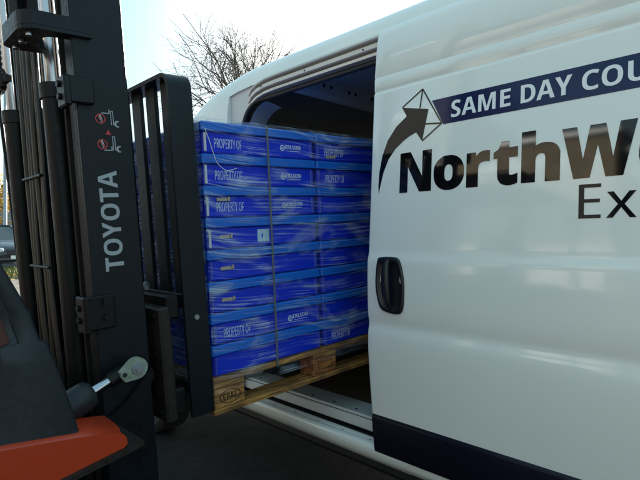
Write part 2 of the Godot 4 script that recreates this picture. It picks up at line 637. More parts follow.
func build_van():
	var root := thing("delivery_van", "white panel van with open sliding side door and dark blue courier lettering", "van", at(Vector3(2.775, 0, 0)))
	var n := SIDE.size()
	# outer skin: near side, cut by the aperture and its recess
	var st := begin()
	var fr := [2.68, 2.75, 2.82, 2.9, 3.0, 3.1, 3.2, 3.28, 3.35, 3.45, 3.55, 3.7, 3.85, 4.02, 4.12, 4.25, 4.38, 4.5, 4.57, 4.62, 4.66]
	for pair in [[0, n - 1, fr], [9, n - 1, [1.25, 1.6, 2.0, 2.3, 2.45, 2.52, 2.6, 2.68]], [0, n - 1, [-2.75, -2.4, -2.1, -1.0, 0.0, 1.0, 1.25]]]:
		var rows := []
		for d in pair[2]:
			var row := []
			for i in range(pair[0], pair[1] + 1):
				row.append(side_pt(i, d))
			rows.append(row)
		sheet(st, rows, 1)
	var rows2 := []
	for d in [-2.75, -2.4, -2.1, 0.0, 1.25, 2.0, 2.45, 2.52, 2.6, 2.68] + fr.slice(1):
		var row := []
		for i in n:
			row.append(side_pt(i, d, true))
		rows2.append(row)
	sheet(st, rows2, 1, true)
	# tail and nose closed
	st.set_smooth_group(-1)
	for e in [-2.75, 4.66]:
		for i in n - 1:
			quad(st, side_pt(i, e), side_pt(i + 1, e), side_pt(i + 1, e, true), side_pt(i, e, true))
	# return flanges of the recess round the side door opening
	var frow := []
	for i in range(0, 10):
		frow.append(side_pt(i, 2.68))
	for i in 9:
		var a: Vector3 = frow[i]
		var b: Vector3 = frow[i + 1]
		quad(st, a, b, Vector3(1.83, b.y, b.z), Vector3(1.83, a.y, a.z))
	var rf := [1.25, 1.6, 2.0, 2.3, 2.45, 2.52, 2.6, 2.68]
	for k in rf.size() - 1:
		var a := side_pt(9, rf[k])
		var b := side_pt(9, rf[k + 1])
		quad(st, a, Vector3(1.83, a.y, a.z), Vector3(1.83, b.y, b.z), b)
	put("body", fin(st), M.white, root)

	# jamb plate in the recess with rounded aperture
	var poly := PackedVector2Array([Vector2(2.69, 2.40), Vector2(2.69, 0.50), Vector2(2.56, 0.50), Vector2(2.56, 2.10)])
	for k in 9:
		var a := PI / 2 * k / 8
		poly.append(Vector2(2.38 + cos(a) * 0.18, 2.10 + sin(a) * 0.175))
	poly.append_array(PackedVector2Array([Vector2(1.25, 2.275), Vector2(1.25, 2.40)]))
	put("door_frame", prism_mesh(poly, func(u, v, w): return Vector3(1.822 - 0.012 * w, v - 0.045 * clampf((u - 2.45) / 0.24, 0, 1) * clampf((v - 2.2) / 0.2, 0, 1), -u)), M.frame, root)
	# rubber seal along the aperture
	var seal := [Vector3(1.806, 0.62, -2.548), Vector3(1.806, 1.3, -2.548), Vector3(1.806, 2.06, -2.548)]
	for k in 9:
		var a := PI / 2 * k / 8
		seal.append(Vector3(1.806, 2.095 + sin(a) * 0.167, -(2.38 + cos(a) * 0.168)))
	seal.append(Vector3(1.806, 2.262, -1.9))
	seal.append(Vector3(1.806, 2.262, -1.27))
	put("door_seal", tube_mesh(seal, 0.014, 8), M.rubber, root)
	# inner pillar behind the seal
	st = begin()
	cbox(st, Vector3(1.905, 1.35, -2.60), Vector3(0.15, 1.5, 0.1), 0.02)
	var arc := []
	var arc2 := []
	for k in 9:
		var a := PI / 2 * k / 8
		arc.append(Vector3(1.84, 2.06 + sin(a) * 0.2, -(2.36 + cos(a) * 0.19)))
		arc2.append(Vector3(1.99, 2.02 + sin(a) * 0.235, -(2.40 + cos(a) * 0.22)))
	sheet(st, [arc, arc2], 1)
	put("pillar_trim", fin(st), M.frame, root)
	# top track: ridged rail that bends inwards at its front end
	var rp := [[0.052, 2.385], [0.050, 2.372], [0.020, 2.370], [0.012, 2.366], [0.010, 2.356], [0.016, 2.351], [0.046, 2.349], [0.050, 2.343], [0.046, 2.337], [0.014, 2.335], [0.008, 2.330], [0.008, 2.312], [0.014, 2.308], [0.044, 2.306], [0.046, 2.299], [0.020, 2.297], [0.014, 2.292], [0.014, 2.279], [0.052, 2.274]]
	var path := [[1.25, 0.0], [1.8, 0.0], [2.2, 0.0], [2.30, 0.002], [2.38, 0.010], [2.44, 0.022], [2.50, 0.042]]
	var rrows := []
	for p in path:
		var row := []
		for q in rp:
			row.append(Vector3(1.757 + minf(q[0] + p[1], 0.0515), q[1] - p[1] * 1.1, -p[0]))
		rrows.append(row)
	st = begin()
	sheet(st, rrows, -1)
	var rail := put("door_rail", fin(st), M.rail, root)
	for dd in [1.55, 1.95, 2.32]:
		put("rail_screw", prism_mesh(disc(0.005, 10), func(u, v, w): return Vector3(1.7655 - 0.002 * w, 2.321 + v, -(dd + u))), M.handle, rail)

	# floor, inner walls, roof lining
	put("cargo_floor", box_mesh(Vector3(1.70, 0.04, 5.35), 0.003, Vector3(2.85, 0.585, -0.08)), M.ply, root)
	put("inner_wall", box_mesh(Vector3(0.03, 1.84, 5.35), 0.002, Vector3(3.715, 1.525, -0.08)), M.lining, root)
	put("roof_lining", box_mesh(Vector3(1.80, 0.015, 5.2), 0.002, Vector3(2.775, 2.432, 0.1)), M.lining, root)
	put("rear_wall", box_mesh(Vector3(1.84, 1.80, 0.03), 0.002, Vector3(2.78, 1.505, 2.6)), M.lining, root)
	put("inner_side", box_mesh(Vector3(0.02, 1.80, 3.85), 0.002, Vector3(1.85, 1.505, 0.66)), M.lining, root)
	put("bulkhead", box_mesh(Vector3(1.84, 1.61, 0.03), 0.002, Vector3(2.78, 1.41, -2.76)), M.lining, root)
	put("cab_ceiling", box_mesh(Vector3(1.80, 0.03, 0.36), 0.002, Vector3(2.78, 2.235, -2.93)), M.lining, root)
	put("cab_back", box_mesh(Vector3(1.80, 0.5, 0.03), 0.002, Vector3(2.78, 1.97, -3.11)), M.lining, root)
	st = begin()
	cbox(st, Vector3(2.78, 2.235, -2.725), Vector3(1.80, 0.05, 0.04), 0.006)
	var br := put("bulkhead_rail", fin(st), M.beige, root)
	for k in 9:
		put("rivet", prism_mesh(disc(0.006, 8), func(u, v, w): return Vector3(2.02 + k * 0.17 + u, 2.24 + v, -2.7045 + 0.002 * w)), M.handle, br)
	for dd in [2.25, 1.62, 0.95, 0.25, -0.5, -1.2, -1.9]:
		st = begin()
		var bp := PackedVector2Array([Vector2(-0.07, 0.11), Vector2(-0.045, 0.0), Vector2(-0.03, -0.012), Vector2(0.03, -0.012), Vector2(0.045, 0.0), Vector2(0.07, 0.11)])
		prism(st, bp, func(u, v, w): return Vector3(1.86 + 1.82 * w, 2.335 + v, -(dd + u)))
		var bow := put("roof_bow", fin(st), M.lining, root)
		if dd == 2.25:
			for k in 6:
				put("bow_hole", prism_mesh(disc(0.011, 10), func(u, v, w): return Vector3(1.98 + k * 0.11 + (0.05 if k % 2 else 0.0) + u, 2.375 + v, -(2.25 - 0.0615) + 0.002 * w)), M.rubber, bow)
	for k in 5:
		put("wall_batten", box_mesh(Vector3(0.03, 0.10, 4.9), 0.006, Vector3(3.685, 0.85 + k * 0.3, -0.1)), M.ply, root)

	# sill: floor plate with holes, track slot, outer lip (each swept along the van)
	var d0 := 1.27
	var d1 := 2.66
	var plate := put("floor_plate", box_mesh(Vector3(0.15, 0.014, d1 - d0), 0.004, Vector3(1.915, 0.611, -(d0 + d1) / 2)), M.frame, root)
	for k in 9:
		put("plate_hole", prism_mesh(disc(0.008, 10), func(u, v, w): return Vector3(1.875 + u, 0.6175 + 0.0015 * w, -(1.38 + k * 0.155) + v)), M.rubber, plate)
	put("sill_riser", box_mesh(Vector3(0.012, 0.05, d1 - d0), 0.003, Vector3(1.838, 0.578, -(d0 + d1) / 2)), M.frame, root)
	put("track_slot", box_mesh(Vector3(0.05, 0.012, d1 - d0), 0.002, Vector3(1.812, 0.535, -(d0 + d1) / 2)), M.rubber, root)
	var lip := [[1.787, 0.538], [1.786, 0.552], [1.780, 0.557], [1.760, 0.5545], [1.757, 0.5525], [1.7555, 0.5515], [1.752, 0.5525], [1.732, 0.548], [1.726, 0.543], [1.724, 0.530], [1.726, 0.512], [1.735, 0.495], [1.75, 0.47], [1.80, 0.455]]
	var lr := []
	for d in [d0, 1.9, 2.3, d1]:
		var row := []
		for q in lip:
			row.append(Vector3(q[0], q[1], -d))
		lr.append(row)
	st = begin()
	sheet(st, lr, 1, true)
	var sl := put("sill_lip", fin(st), M.white, root)
	for k in 7:
		put("drain_mark", prism_mesh(disc(0.005, 8), func(u, v, w): return Vector3(1.7565 + u * 0.5, 0.5527 + 0.001 * w, -(1.5 + k * 0.17) + v * 1.6)), M.handle, sl)
	put("under_body", box_mesh(Vector3(1.85, 0.2, 6.6), 0.03, Vector3(2.80, 0.44, -0.7)), M.rubber, root)

	build_door(root)

	# cab glass, lights, wheels
	st = begin()
	var gw := []
	for d in [3.42, 3.55, 3.7, 3.85, 3.98]:
		var row := []
		for x in 9:
			var t := -0.82 + 1.64 * x / 8.0
			var p := side_pt(n - 1, d)
			row.append(Vector3(2.775 + t * (1.0 - 0.03 * (d - 3.4)), p.y + 0.006 - 0.03 * t * t, p.z - 0.005))
		gw.append(row)
	sheet(st, gw, 1)
	put("windscreen", fin(st), M.glass, root)
	for mir in [false, true]:
		st = begin()
		var wr := []
		for d in [2.95, 3.1, 3.3, 3.5, 3.65]:
			var row := []
			for y in [1.36, 1.55, 1.75, 1.95]:
				var i := 5
				while i < n - 2 and 0.46 + (SIDE[i + 1][0] - 0.46) * roof_h(d) < y: i += 1
				var a := side_pt(i, d, mir)
				var b := side_pt(i + 1, d, mir)
				var yy := minf(y, 0.46 + (2.36 - 0.46) * roof_h(d) - 0.02)
				var q := a.lerp(b, clampf((yy - a.y) / maxf(b.y - a.y, 0.001), 0, 1))
				row.append(Vector3(q.x + (0.006 if mir else -0.006), yy, q.z))
			wr.append(row)
		sheet(st, wr, 1, mir)
		put("cab_window", fin(st), M.glass, root)
		put("headlight", box_mesh(Vector3(0.34, 0.22, 0.08), 0.035, Vector3(2.775 + (0.68 if mir else -0.68), 0.98, -4.585)), M.lamp_glass, root)
	put("bumper", box_mesh(Vector3(1.86, 0.34, 0.22), 0.06, Vector3(2.775, 0.52, -4.64)), M.handle, root)
	for wd in [3.7, -0.34]:
		for mir in [false, true]:
			var sx := 1.0 if mir else -1.0
			var c := Vector3(2.775 + sx * 0.93, 0.34, -wd)
			var wh := put("wheel", tube_mesh([c + Vector3(-0.11, 0, 0), c + Vector3(-0.09, 0, 0), c + Vector3(0.09, 0, 0), c + Vector3(0.11, 0, 0)], [0.29, 0.34, 0.34, 0.29], 28), M.tyre, root)
			var ap := PackedVector2Array()
			for k in 25:
				var aa := PI * k / 24 * 1.1 - 0.05 * PI
				ap.append(Vector2(wd + cos(aa) * 0.43, 0.34 + sin(aa) * 0.43))
			put("wheel_arch", prism_mesh(ap, func(u, v, w): return Vector3(2.775 + sx * (1.012 + 0.022 * w), v, -u)), M.handle, root)
			put("rim", tube_mesh([c + Vector3(sx * 0.09, 0, 0), c + Vector3(sx * 0.116, 0, 0)], [0.21, 0.19], 20), M.steel, wh)

func build_door(root: Node3D):
	var d_front := 1.452
	var d_back := 0.085
	var st := begin()
	# cross-section along d: rounded edge at the front, then flat
	var edge := [[0.052, -0.001], [0.030, 0.0], [0.010, 0.0006], [0.0035, 0.003], [0.0008, 0.007], [0.0, 0.012], [0.0, 0.05]]
	var cols := []
	for e in edge:
		cols.append([e[0], d_front - e[1]])
	for d in [1.2, 0.9, 0.6, 0.3]:
		cols.append([0.0, d])
	var ed2 := edge.duplicate()
	ed2.reverse()
	for e in ed2:
		cols.append([e[0], d_back + e[1]])
	var rows := []
	for c in cols:
		var row := [Vector3(door_x(0.472) + maxf(c[0], 0.03), 0.474, -c[1]), Vector3(door_x(0.472) + maxf(c[0], 0.012), 0.4715, -c[1])]
		for q in DOOR:
			row.append(Vector3(1.675 + q[1] + c[0], q[0], -c[1]))
		row.append(Vector3(door_x(2.372) + maxf(c[0], 0.008), 2.379, -c[1]))
		row.append(Vector3(door_x(2.372) + maxf(c[0], 0.03), 2.381, -c[1]))
		rows.append(row)
	sheet(st, rows, 1)
	var door := put("sliding_door", fin(st), M.white, root)
	tag(door, "open sliding door with courier lettering and black pull handle", "")
	# inner skin
	var irows := []
	for d in [d_front - 0.004, d_back + 0.004]:
		var row := []
		for y in [0.475, 0.9, 1.4, 2.1, 2.378]:
			row.append(Vector3(door_x(y) + 0.0525, y, -d))
		irows.append(row)
	st = begin()
	sheet(st, irows, 1, true)
	put("inner_skin", fin(st), M.frame, door)
	# dark moulding along the bottom
	st = begin()
	var mrows := []
	var mp := [[0.5265, 0.002], [0.528, -0.008], [0.536, -0.011], [0.600, -0.012], [0.680, -0.011], [0.690, -0.008], [0.6975, 0.002]]
	for d in [d_front - 0.004, d_front - 0.010, 0.8, d_back + 0.004]:
		var row := []
		for q in mp:
			var off: float = q[1] if d < d_front - 0.005 else 0.001
			row.append(Vector3(door_x(q[0]) + off, q[0], -d))
		mrows.append(row)
	sheet(st, mrows, 1)
	put("rub_strip", fin(st), M.navy, door)
	# handle
	var hp := PackedVector2Array()
	var hc := [Vector2(1.372, 1.378), Vector2(1.300, 1.380), Vector2(1.272, 1.367), Vector2(1.256, 1.320), Vector2(1.249, 1.270), Vector2(1.252, 1.190), Vector2(1.262, 1.158), Vector2(1.285, 1.146), Vector2(1.340, 1.150), Vector2(1.372, 1.166), Vector2(1.390, 1.215), Vector2(1.397, 1.270), Vector2(1.393, 1.330), Vector2(1.386, 1.365)]
	for i in hc.size():
		for k in 4:
			hp.append(hc[i].cubic_interpolate(hc[(i + 1) % hc.size()], hc[(i - 1 + hc.size()) % hc.size()], hc[(i + 2) % hc.size()], k / 4.0))
	var hcen := Vector2(1.322, 1.265)
	# dished surround: rings from the outer lip to the well
	st = begin()
	var rings := [[1.0, 0.001], [0.985, 0.006], [0.95, 0.0085], [0.86, 0.0085], [0.80, 0.006], [0.72, -0.001], [0.60, -0.0005]]
	var hr := []
	for r in rings:
		var row := []
		for k in hp.size() + 1:
			var q: Vector2 = hcen + (hp[k % hp.size()] - hcen) * float(r[0])
			row.append(Vector3(door_x(1.27) - 0.001 - float(r[1]), q.y, -q.x))
		hr.append(row)
	sheet(st, hr, 1, true)
	var well: Array = hr[-1]
	for k in hp.size():
		tri(st, Vector3(door_x(1.27) - 0.0006, hcen.y, -hcen.x), well[k], well[k + 1])
	var hd := put("door_handle", fin(st), M.handle, door)
	put("grip", tube_mesh([Vector3(door_x(1.27) - 0.006, 1.362, -1.326), Vector3(door_x(1.27) - 0.020, 1.352, -1.325), Vector3(door_x(1.27) - 0.026, 1.32, -1.323), Vector3(door_x(1.27) - 0.027, 1.27, -1.321), Vector3(door_x(1.27) - 0.024, 1.21, -1.319), Vector3(door_x(1.27) - 0.014, 1.178, -1.318), Vector3(door_x(1.27) - 0.002, 1.168, -1.318)], [0.010, 0.013, 0.013, 0.013, 0.013, 0.012, 0.010], 10), M.handle, hd)

	# lettering
	var on := func(u0: float, v0: float): return func(u, v, w): return Vector3(door_x(clampf(v0 + v, 1.42, 2.07)) - 0.0004 - 0.0009 * w, v0 + v, -(u0 - u))
	for q in [["N", 1.292, 1.140], ["o", 1.129, 0.997], ["r", 0.987, 0.895], ["t", 0.881, 0.792], ["h", 0.779, 0.651], ["e", 0.428, 0.308], ["s", 0.300, 0.204], ["t", 0.196, 0.107]]:
		put("lettering", letters(q[0], q[1] - q[2], 0.164, 700, on.call(q[1], 1.643), "N", 0.7), M.vinyl, door)
	var wpoly := PackedVector2Array()
	for q in [[0, 1], [0.21, 1], [0.30, 0.36], [0.395, 1], [0.605, 1], [0.70, 0.36], [0.79, 1], [1, 1], [0.83, 0], [0.605, 0], [0.50, 0.62], [0.395, 0], [0.17, 0]]:
		wpoly.append(Vector2(q[0] * 0.214, q[1] * 0.164))
	put("lettering", prism_mesh(wpoly, on.call(0.646, 1.643)), M.vinyl, door)
	put("lettering", letters("Ex", 0.160, 0.106, 400, on.call(0.592, 1.517), "E"), M.vinyl, door)
	put("lettering", letters("press", 0.318, 0.106, 400, on.call(0.420, 1.517), "E"), M.vinyl, door)
	var bandp := PackedVector2Array([Vector2(1.147, 2.000), Vector2(0.13, 2.000), Vector2(0.13, 1.897), Vector2(1.092, 1.897)])
	put("lettering_band", prism_mesh(bandp, func(u, v, w): return Vector3(door_x(v) - 0.0003 - 0.0007 * w, v, -u)), M.band, door)
	var on2 := func(u0: float, v0: float): return func(u, v, w): return Vector3(door_x(v0 + v) - 0.0011 - 0.0008 * w, v0 + v, -(u0 - u))
	put("lettering", letters("SAME DAY COURIER", 0.86, 0.062, 700, on2.call(1.058, 1.918), "E"), M.print, door)
	# emblem: swept arrow over an outlined envelope
	var flat := func(u, v, w): return Vector3(door_x(v) - 0.0004 - 0.0010 * w, v, -u)
	var arrow := PackedVector2Array([Vector2(1.291, 1.998), Vector2(1.162, 1.970), Vector2(1.188, 1.846), Vector2(1.218, 1.885), Vector2(1.250, 1.874), Vector2(1.278, 1.860), Vector2(1.319, 1.832), Vector2(1.355, 1.791), Vector2(1.380, 1.737), Vector2(1.395, 1.680), Vector2(1.402, 1.649), Vector2(1.405, 1.681), Vector2(1.402, 1.739), Vector2(1.389, 1.807), Vector2(1.362, 1.872), Vector2(1.319, 1.923), Vector2(1.267, 1.959)])
	var em := put("emblem_arrow", prism_mesh(arrow, flat), M.vinyl, door)
	st = begin()
	for ln in [[Vector2(1.192, 2.056), Vector2(1.291, 1.999)], [Vector2(1.192, 2.056), Vector2(1.099, 1.903)], [Vector2(1.099, 1.903), Vector2(1.188, 1.846)], [Vector2(1.192, 2.056), Vector2(1.203, 1.980)], [Vector2(1.099, 1.903), Vector2(1.174, 1.912)]]:
		var a: Vector2 = ln[0]
		var b: Vector2 = ln[1]
		var nrm := (b - a).orthogonal().normalized() * 0.0026
		prism(st, PackedVector2Array([a + nrm, b + nrm, b - nrm, a - nrm]), func(u, v, w): return Vector3(door_x(v) - 0.0005 - 0.0013 * w, v, -u))
	put("emblem_outline", fin(st), M.vinyl, door)

# ------------------------------------------------------------------ forklift
func L(p: Vector3) -> Vector3:
	return TILT * p

func build_forklift():
	var root := thing("forklift_truck", "dark grey and orange forklift truck lifting the wrapped pallet with its black mast", "forklift", at(Vector3(0.2, 0, -2.095)))
	var T := TILT
	var zc := -0.40
	# mast uprights (outer channel, inner channel) right and left
	for s in [1, -1]:
		var st := begin()
		# outer channel
		cbox(st, Vector3(-0.3145, 0.85, zc + s * 0.366), Vector3(0.173, 3.0, 0.018), 0.003)
		cbox(st, Vector3(-0.3915, 0.85, zc + s * 0.330), Vector3(0.017, 3.0, 0.055), 0.003)
		cbox(st, Vector3(-0.237, 0.85, zc + s * 0.330), Vector3(0.017, 3.0, 0.055), 0.003)
		var ch := put("mast_upright", fin(st), M.panel, root, T)
		if s == 1:
			# lettering up the outer face, letters' tops towards the rear
			var zt := zc + 0.3755
			put("lettering", letters("TOYOTA", 0.335, 0.062, 700, func(u, v, w): return Vector3(-0.292 - v, 0.605 + u, zt + 0.0004 + 0.0012 * w), "T"), M.grey_print, ch, T)
			warning_decal(ch, zt)
		st = begin()
		cbox(st, Vector3(-0.29, 1.05, zc + s * 0.285), Vector3(0.10, 2.9, 0.016), 0.003)
		cbox(st, Vector3(-0.335, 1.05, zc + s * 0.262), Vector3(0.015, 2.9, 0.035), 0.003)
		cbox(st, Vector3(-0.245, 1.05, zc + s * 0.262), Vector3(0.015, 2.9, 0.035), 0.003)
		put("mast_inner_upright", fin(st), M.steel, root, T)
		# side lift cylinder behind each upright
		st = begin()
		tube(st, [Vector3(-0.410, -0.6, zc + (0.20 if s > 0 else -0.315)), Vector3(-0.410, 1.22, zc + (0.20 if s > 0 else -0.315))], 0.040, 18)
		tube(st, [Vector3(-0.410, 1.20, zc + (0.20 if s > 0 else -0.315)), Vector3(-0.410, 1.25, zc + (0.20 if s > 0 else -0.315))], 0.047, 18)
		var cy := put("lift_cylinder", fin(st), M.steel, root, T)
		put("piston_rod", tube_mesh([Vector3(-0.410, 1.25, zc + (0.20 if s > 0 else -0.315)), Vector3(-0.410, 2.3, zc + (0.20 if s > 0 else -0.315))], 0.026, 14), M.chrome, cy, T)
		# ribbed strips beside the cylinder
		put("guide_strip", box_mesh(Vector3(0.03, 2.6, 0.012), 0.003, Vector3(-0.39, 0.7, zc + s * 0.265)), M.brown, root, T)
	# crossmembers at the rear of the mast
	for cy in [[1.385, 0.085], [-0.2, 0.16], [0.42, 0.07]]:
		var st := begin()
		if cy[0] > 1.0:
			# channel that runs back from the uprights and round behind the cylinders
			var outl := []
			for q in [[0.392, -0.34], [0.392, -0.50]]: outl.append(Vector2(zc + q[0], q[1]))
			for k in 6:
				var a := PI / 2 * k / 5
				outl.append(Vector2(zc + 0.342 + cos(a) * 0.05, -0.50 - sin(a) * 0.05))
			for k in 6:
				var a := PI / 2 + PI / 2 * k / 5
				outl.append(Vector2(zc + 0.20 + cos(a) * 0.05, -0.50 - sin(a) * 0.05))
			for q in [[0.15, -0.49], [0.15, -0.34]]: outl.append(Vector2(zc + q[0], q[1]))
			var mz := zc + 0.271
			var pl := PackedVector2Array(outl)
			var inl := []
			for p in outl: inl.append(Vector2(mz + (p.x - mz) * 0.55, -0.34 + (p.y + 0.34) * 0.60))
			inl.reverse()
			pl.append_array(PackedVector2Array(inl))
			prism(st, pl, func(u, v, w): return Vector3(v, 1.365 + 0.012 * w, u))
			var pl2 := PackedVector2Array(outl)
			var inl2 := []
			for p in outl: inl2.append(Vector2(mz + (p.x - mz) * 0.88, -0.34 + (p.y + 0.34) * 0.93))
			inl2.reverse()
			pl2.append_array(PackedVector2Array(inl2))
			prism(st, pl2, func(u, v, w): return Vector3(v, 1.378 + 0.042 * w, u))
			var cmb := put("mast_crossmember", fin(st), M.panel, root, T)
			for bz in [0.35, 0.27, 0.20]:
				put("bolt", tube_mesh([Vector3(-0.515, 1.364, zc + bz), Vector3(-0.515, 1.352, zc + bz)], 0.012, 6), M.chrome, cmb, T)
		else:
			cbox(st, Vector3(-0.30, cy[0], zc), Vector3(0.03, cy[1], 0.53), 0.006)
			put("mast_crossmember", fin(st), M.steel, root, T)
	# centre cylinder, chains, hoses
	put("free_lift_cylinder", tube_mesh([Vector3(-0.27, -0.6, zc + 0.05), Vector3(-0.27, 1.10, zc + 0.05), Vector3(-0.27, 1.11, zc + 0.05), Vector3(-0.27, 1.16, zc + 0.05)], [0.05, 0.05, 0.058, 0.058], 20), M.steel, root, T)
	for cz in [0.055, -0.08]:
		var st := begin()
		for k in 96:
			var y := -0.55 + k * 0.0206
			var wd := 0.026 if k % 2 == 0 else 0.018
			cbox(st, Vector3(-0.395, y, zc + cz), Vector3(0.010, 0.0265, wd), 0.004)
		var chn := put("lift_chain", fin(st), M.chain, root, T)
		chn.set_meta("kind", "part")
		chn.remove_meta("kind")
	var hz := [[0.10, 0.010, 0], [0.075, 0.008, 1], [0.025, 0.012, 1], [-0.03, 0.009, 0], [-0.055, 0.011, 1], [-0.10, 0.012, 0]]
	for i in hz.size():
		var q: Array = hz[i]
		var sway := 0.018 * sin(i * 2.1 + 0.4)
		var ctrl := [Vector3(-0.43, 1.45, zc + q[0]), Vector3(-0.435, 1.0, zc + q[0] + sway * 0.4), Vector3(-0.44, 0.55, zc + q[0] - sway), Vector3(-0.435, 0.1, zc + q[0] + 0.02 + sway), Vector3(-0.42, -0.35, zc + q[0] + 0.07 + sway)]
		put("hydraulic_hose", tube_mesh(curve_pts(ctrl, 7), q[1], 8), M.hose_tan if q[2] else M.hose, root, T)
	for y in [0.62, 0.95]:
		put("hose_clamp", box_mesh(Vector3(0.010, 0.010, 0.23), 0.003, Vector3(-0.452, y, zc)), M.steel, root, T)
	# hose guide arm on the far side
	var arm := begin()
	cbox(arm, Vector3(-0.42, 1.38, zc - 0.42), Vector3(0.05, 0.05, 0.26), 0.012)
	cbox(arm, Vector3(-0.425, 1.38, zc - 0.33), Vector3(0.07, 0.085, 0.05), 0.012)
	tube(arm, curve_pts([Vector3(-0.43, 1.355, zc - 0.42), Vector3(-0.435, 1.30, zc - 0.43), Vector3(-0.43, 1.0, zc - 0.42), Vector3(-0.42, 0.3, zc - 0.40)], 5), 0.008, 8)
	put("hose_guide", fin(arm), M.steel, root, T)
	var corr := begin()
	for k in 26:
		tube(corr, [Vector3(-0.43, 1.40 + k * 0.024, zc - 0.40), Vector3(-0.43, 1.412 + k * 0.024, zc - 0.40), Vector3(-0.43, 1.424 + k * 0.024, zc - 0.40)], [0.016, 0.021, 0.016], 10, false)
	put("corrugated_hose", fin(corr), M.hose, root, T)
	# brackets on the upright's outer edge
	for b in [[1.195, 0.085, 0.09], [0.475, 0.11, 0.11]]:
		var st := begin()
		cbox(st, Vector3(-0.388, b[0], zc + 0.386), Vector3(b[2] * 0.85, b[1], 0.02), 0.004)
		cbox(st, Vector3(-0.431, b[0] - 0.004, zc + 0.36), Vector3(0.022, b[1] + 0.012, 0.075), 0.005)
		var bk := put("mast_bracket", fin(st), M.panel if b[0] > 1 else M.steel, root, T)
		for by in [-0.02, 0.02]:
			put("bolt", tube_mesh([Vector3(-0.442, b[0] + by, zc + 0.355), Vector3(-0.451, b[0] + by, zc + 0.355)], 0.011, 6), M.steel, bk, T)
			if b[0] < 1:
				put("bolt", tube_mesh([Vector3(-0.373, b[0] + by * 1.3 + 0.01, zc + 0.396), Vector3(-0.373, b[0] + by * 1.3 + 0.01, zc + 0.408)], 0.012, 6), M.steel, bk, T)
	# diagonal gusset low on the mast
	var gp := PackedVector2Array([Vector2(-0.46, -0.06), Vector2(-0.44, 0.0), Vector2(-0.33, 0.06), Vector2(-0.235, 0.155), Vector2(-0.225, 0.135), Vector2(-0.27, 0.03), Vector2(-0.25, -0.12), Vector2(-0.40, -0.12)])
	put("mast_gusset", prism_mesh(gp, func(u, v, w): return Vector3(u, v + 0.10, zc + 0.377 + 0.022 * w)), M.steel, root, T)
	# tilt cylinder
	var z := -1.655
	var pin := Vector3(0.728, 1.031, z)
	var dirn := (Vector3(0.40, 0.88, z) - pin).normalized()
	var tc := put("tilt_cylinder", tube_mesh([pin + dirn * 0.14, pin + dirn * 0.15, pin + dirn * 0.17, pin + dirn * 0.6], [0.030, 0.044, 0.047, 0.047], 20), M.grey, root)
	put("piston_rod", tube_mesh([pin + dirn * 0.03, pin + dirn * 0.145], 0.016, 14), M.chrome, tc)
	put("rod_collar", tube_mesh([pin + dirn * 0.035, pin + dirn * 0.085], 0.024, 16), M.steel, tc)
	# eye: rounded plate with a boss and bolt
	var ang := atan2(dirn.y, dirn.x)
	var eye := PackedVector2Array()
	for k in 17:
		var a := -PI * 0.62 + PI * 1.24 * k / 16
		eye.append(Vector2(cos(a), sin(a)) * 0.035)
	eye.append(Vector2(-0.052, 0.018))
	eye.append(Vector2(-0.056, 0.0))
	eye.append(Vector2(-0.052, -0.018))
	var eyem := func(u: float, v: float, w: float): 
		var q := Vector2(u, v).rotated(ang + PI)
		return Vector3(pin.x + q.x, pin.y + q.y, z + 0.018 + 0.022 * w)
	var ey := put("rod_eye", prism_mesh(eye, eyem), M.cream, tc)
	put("pivot_pin", tube_mesh([pin + Vector3(0, 0, 0.0405), pin + Vector3(0, 0, 0.046)], [0.021, 0.019], 18), M.galv, ey)
	put("pin_bolt", tube_mesh([pin + Vector3(0, 0, 0.046), pin + Vector3(0, 0, 0.053)], [0.012, 0.011], 6), M.galv, ey)
	var eb := pin + dirn * 0.047
	put("grease_nipple", tube_mesh([eb + Vector3(0, 0.006, 0.0405), eb + Vector3(0, 0.006, 0.045)], 0.007, 10), M.rubber, ey)
	# carriage and load backrest
	build_carriage(root, zc)
	# body of the truck
	build_truck_body(root)

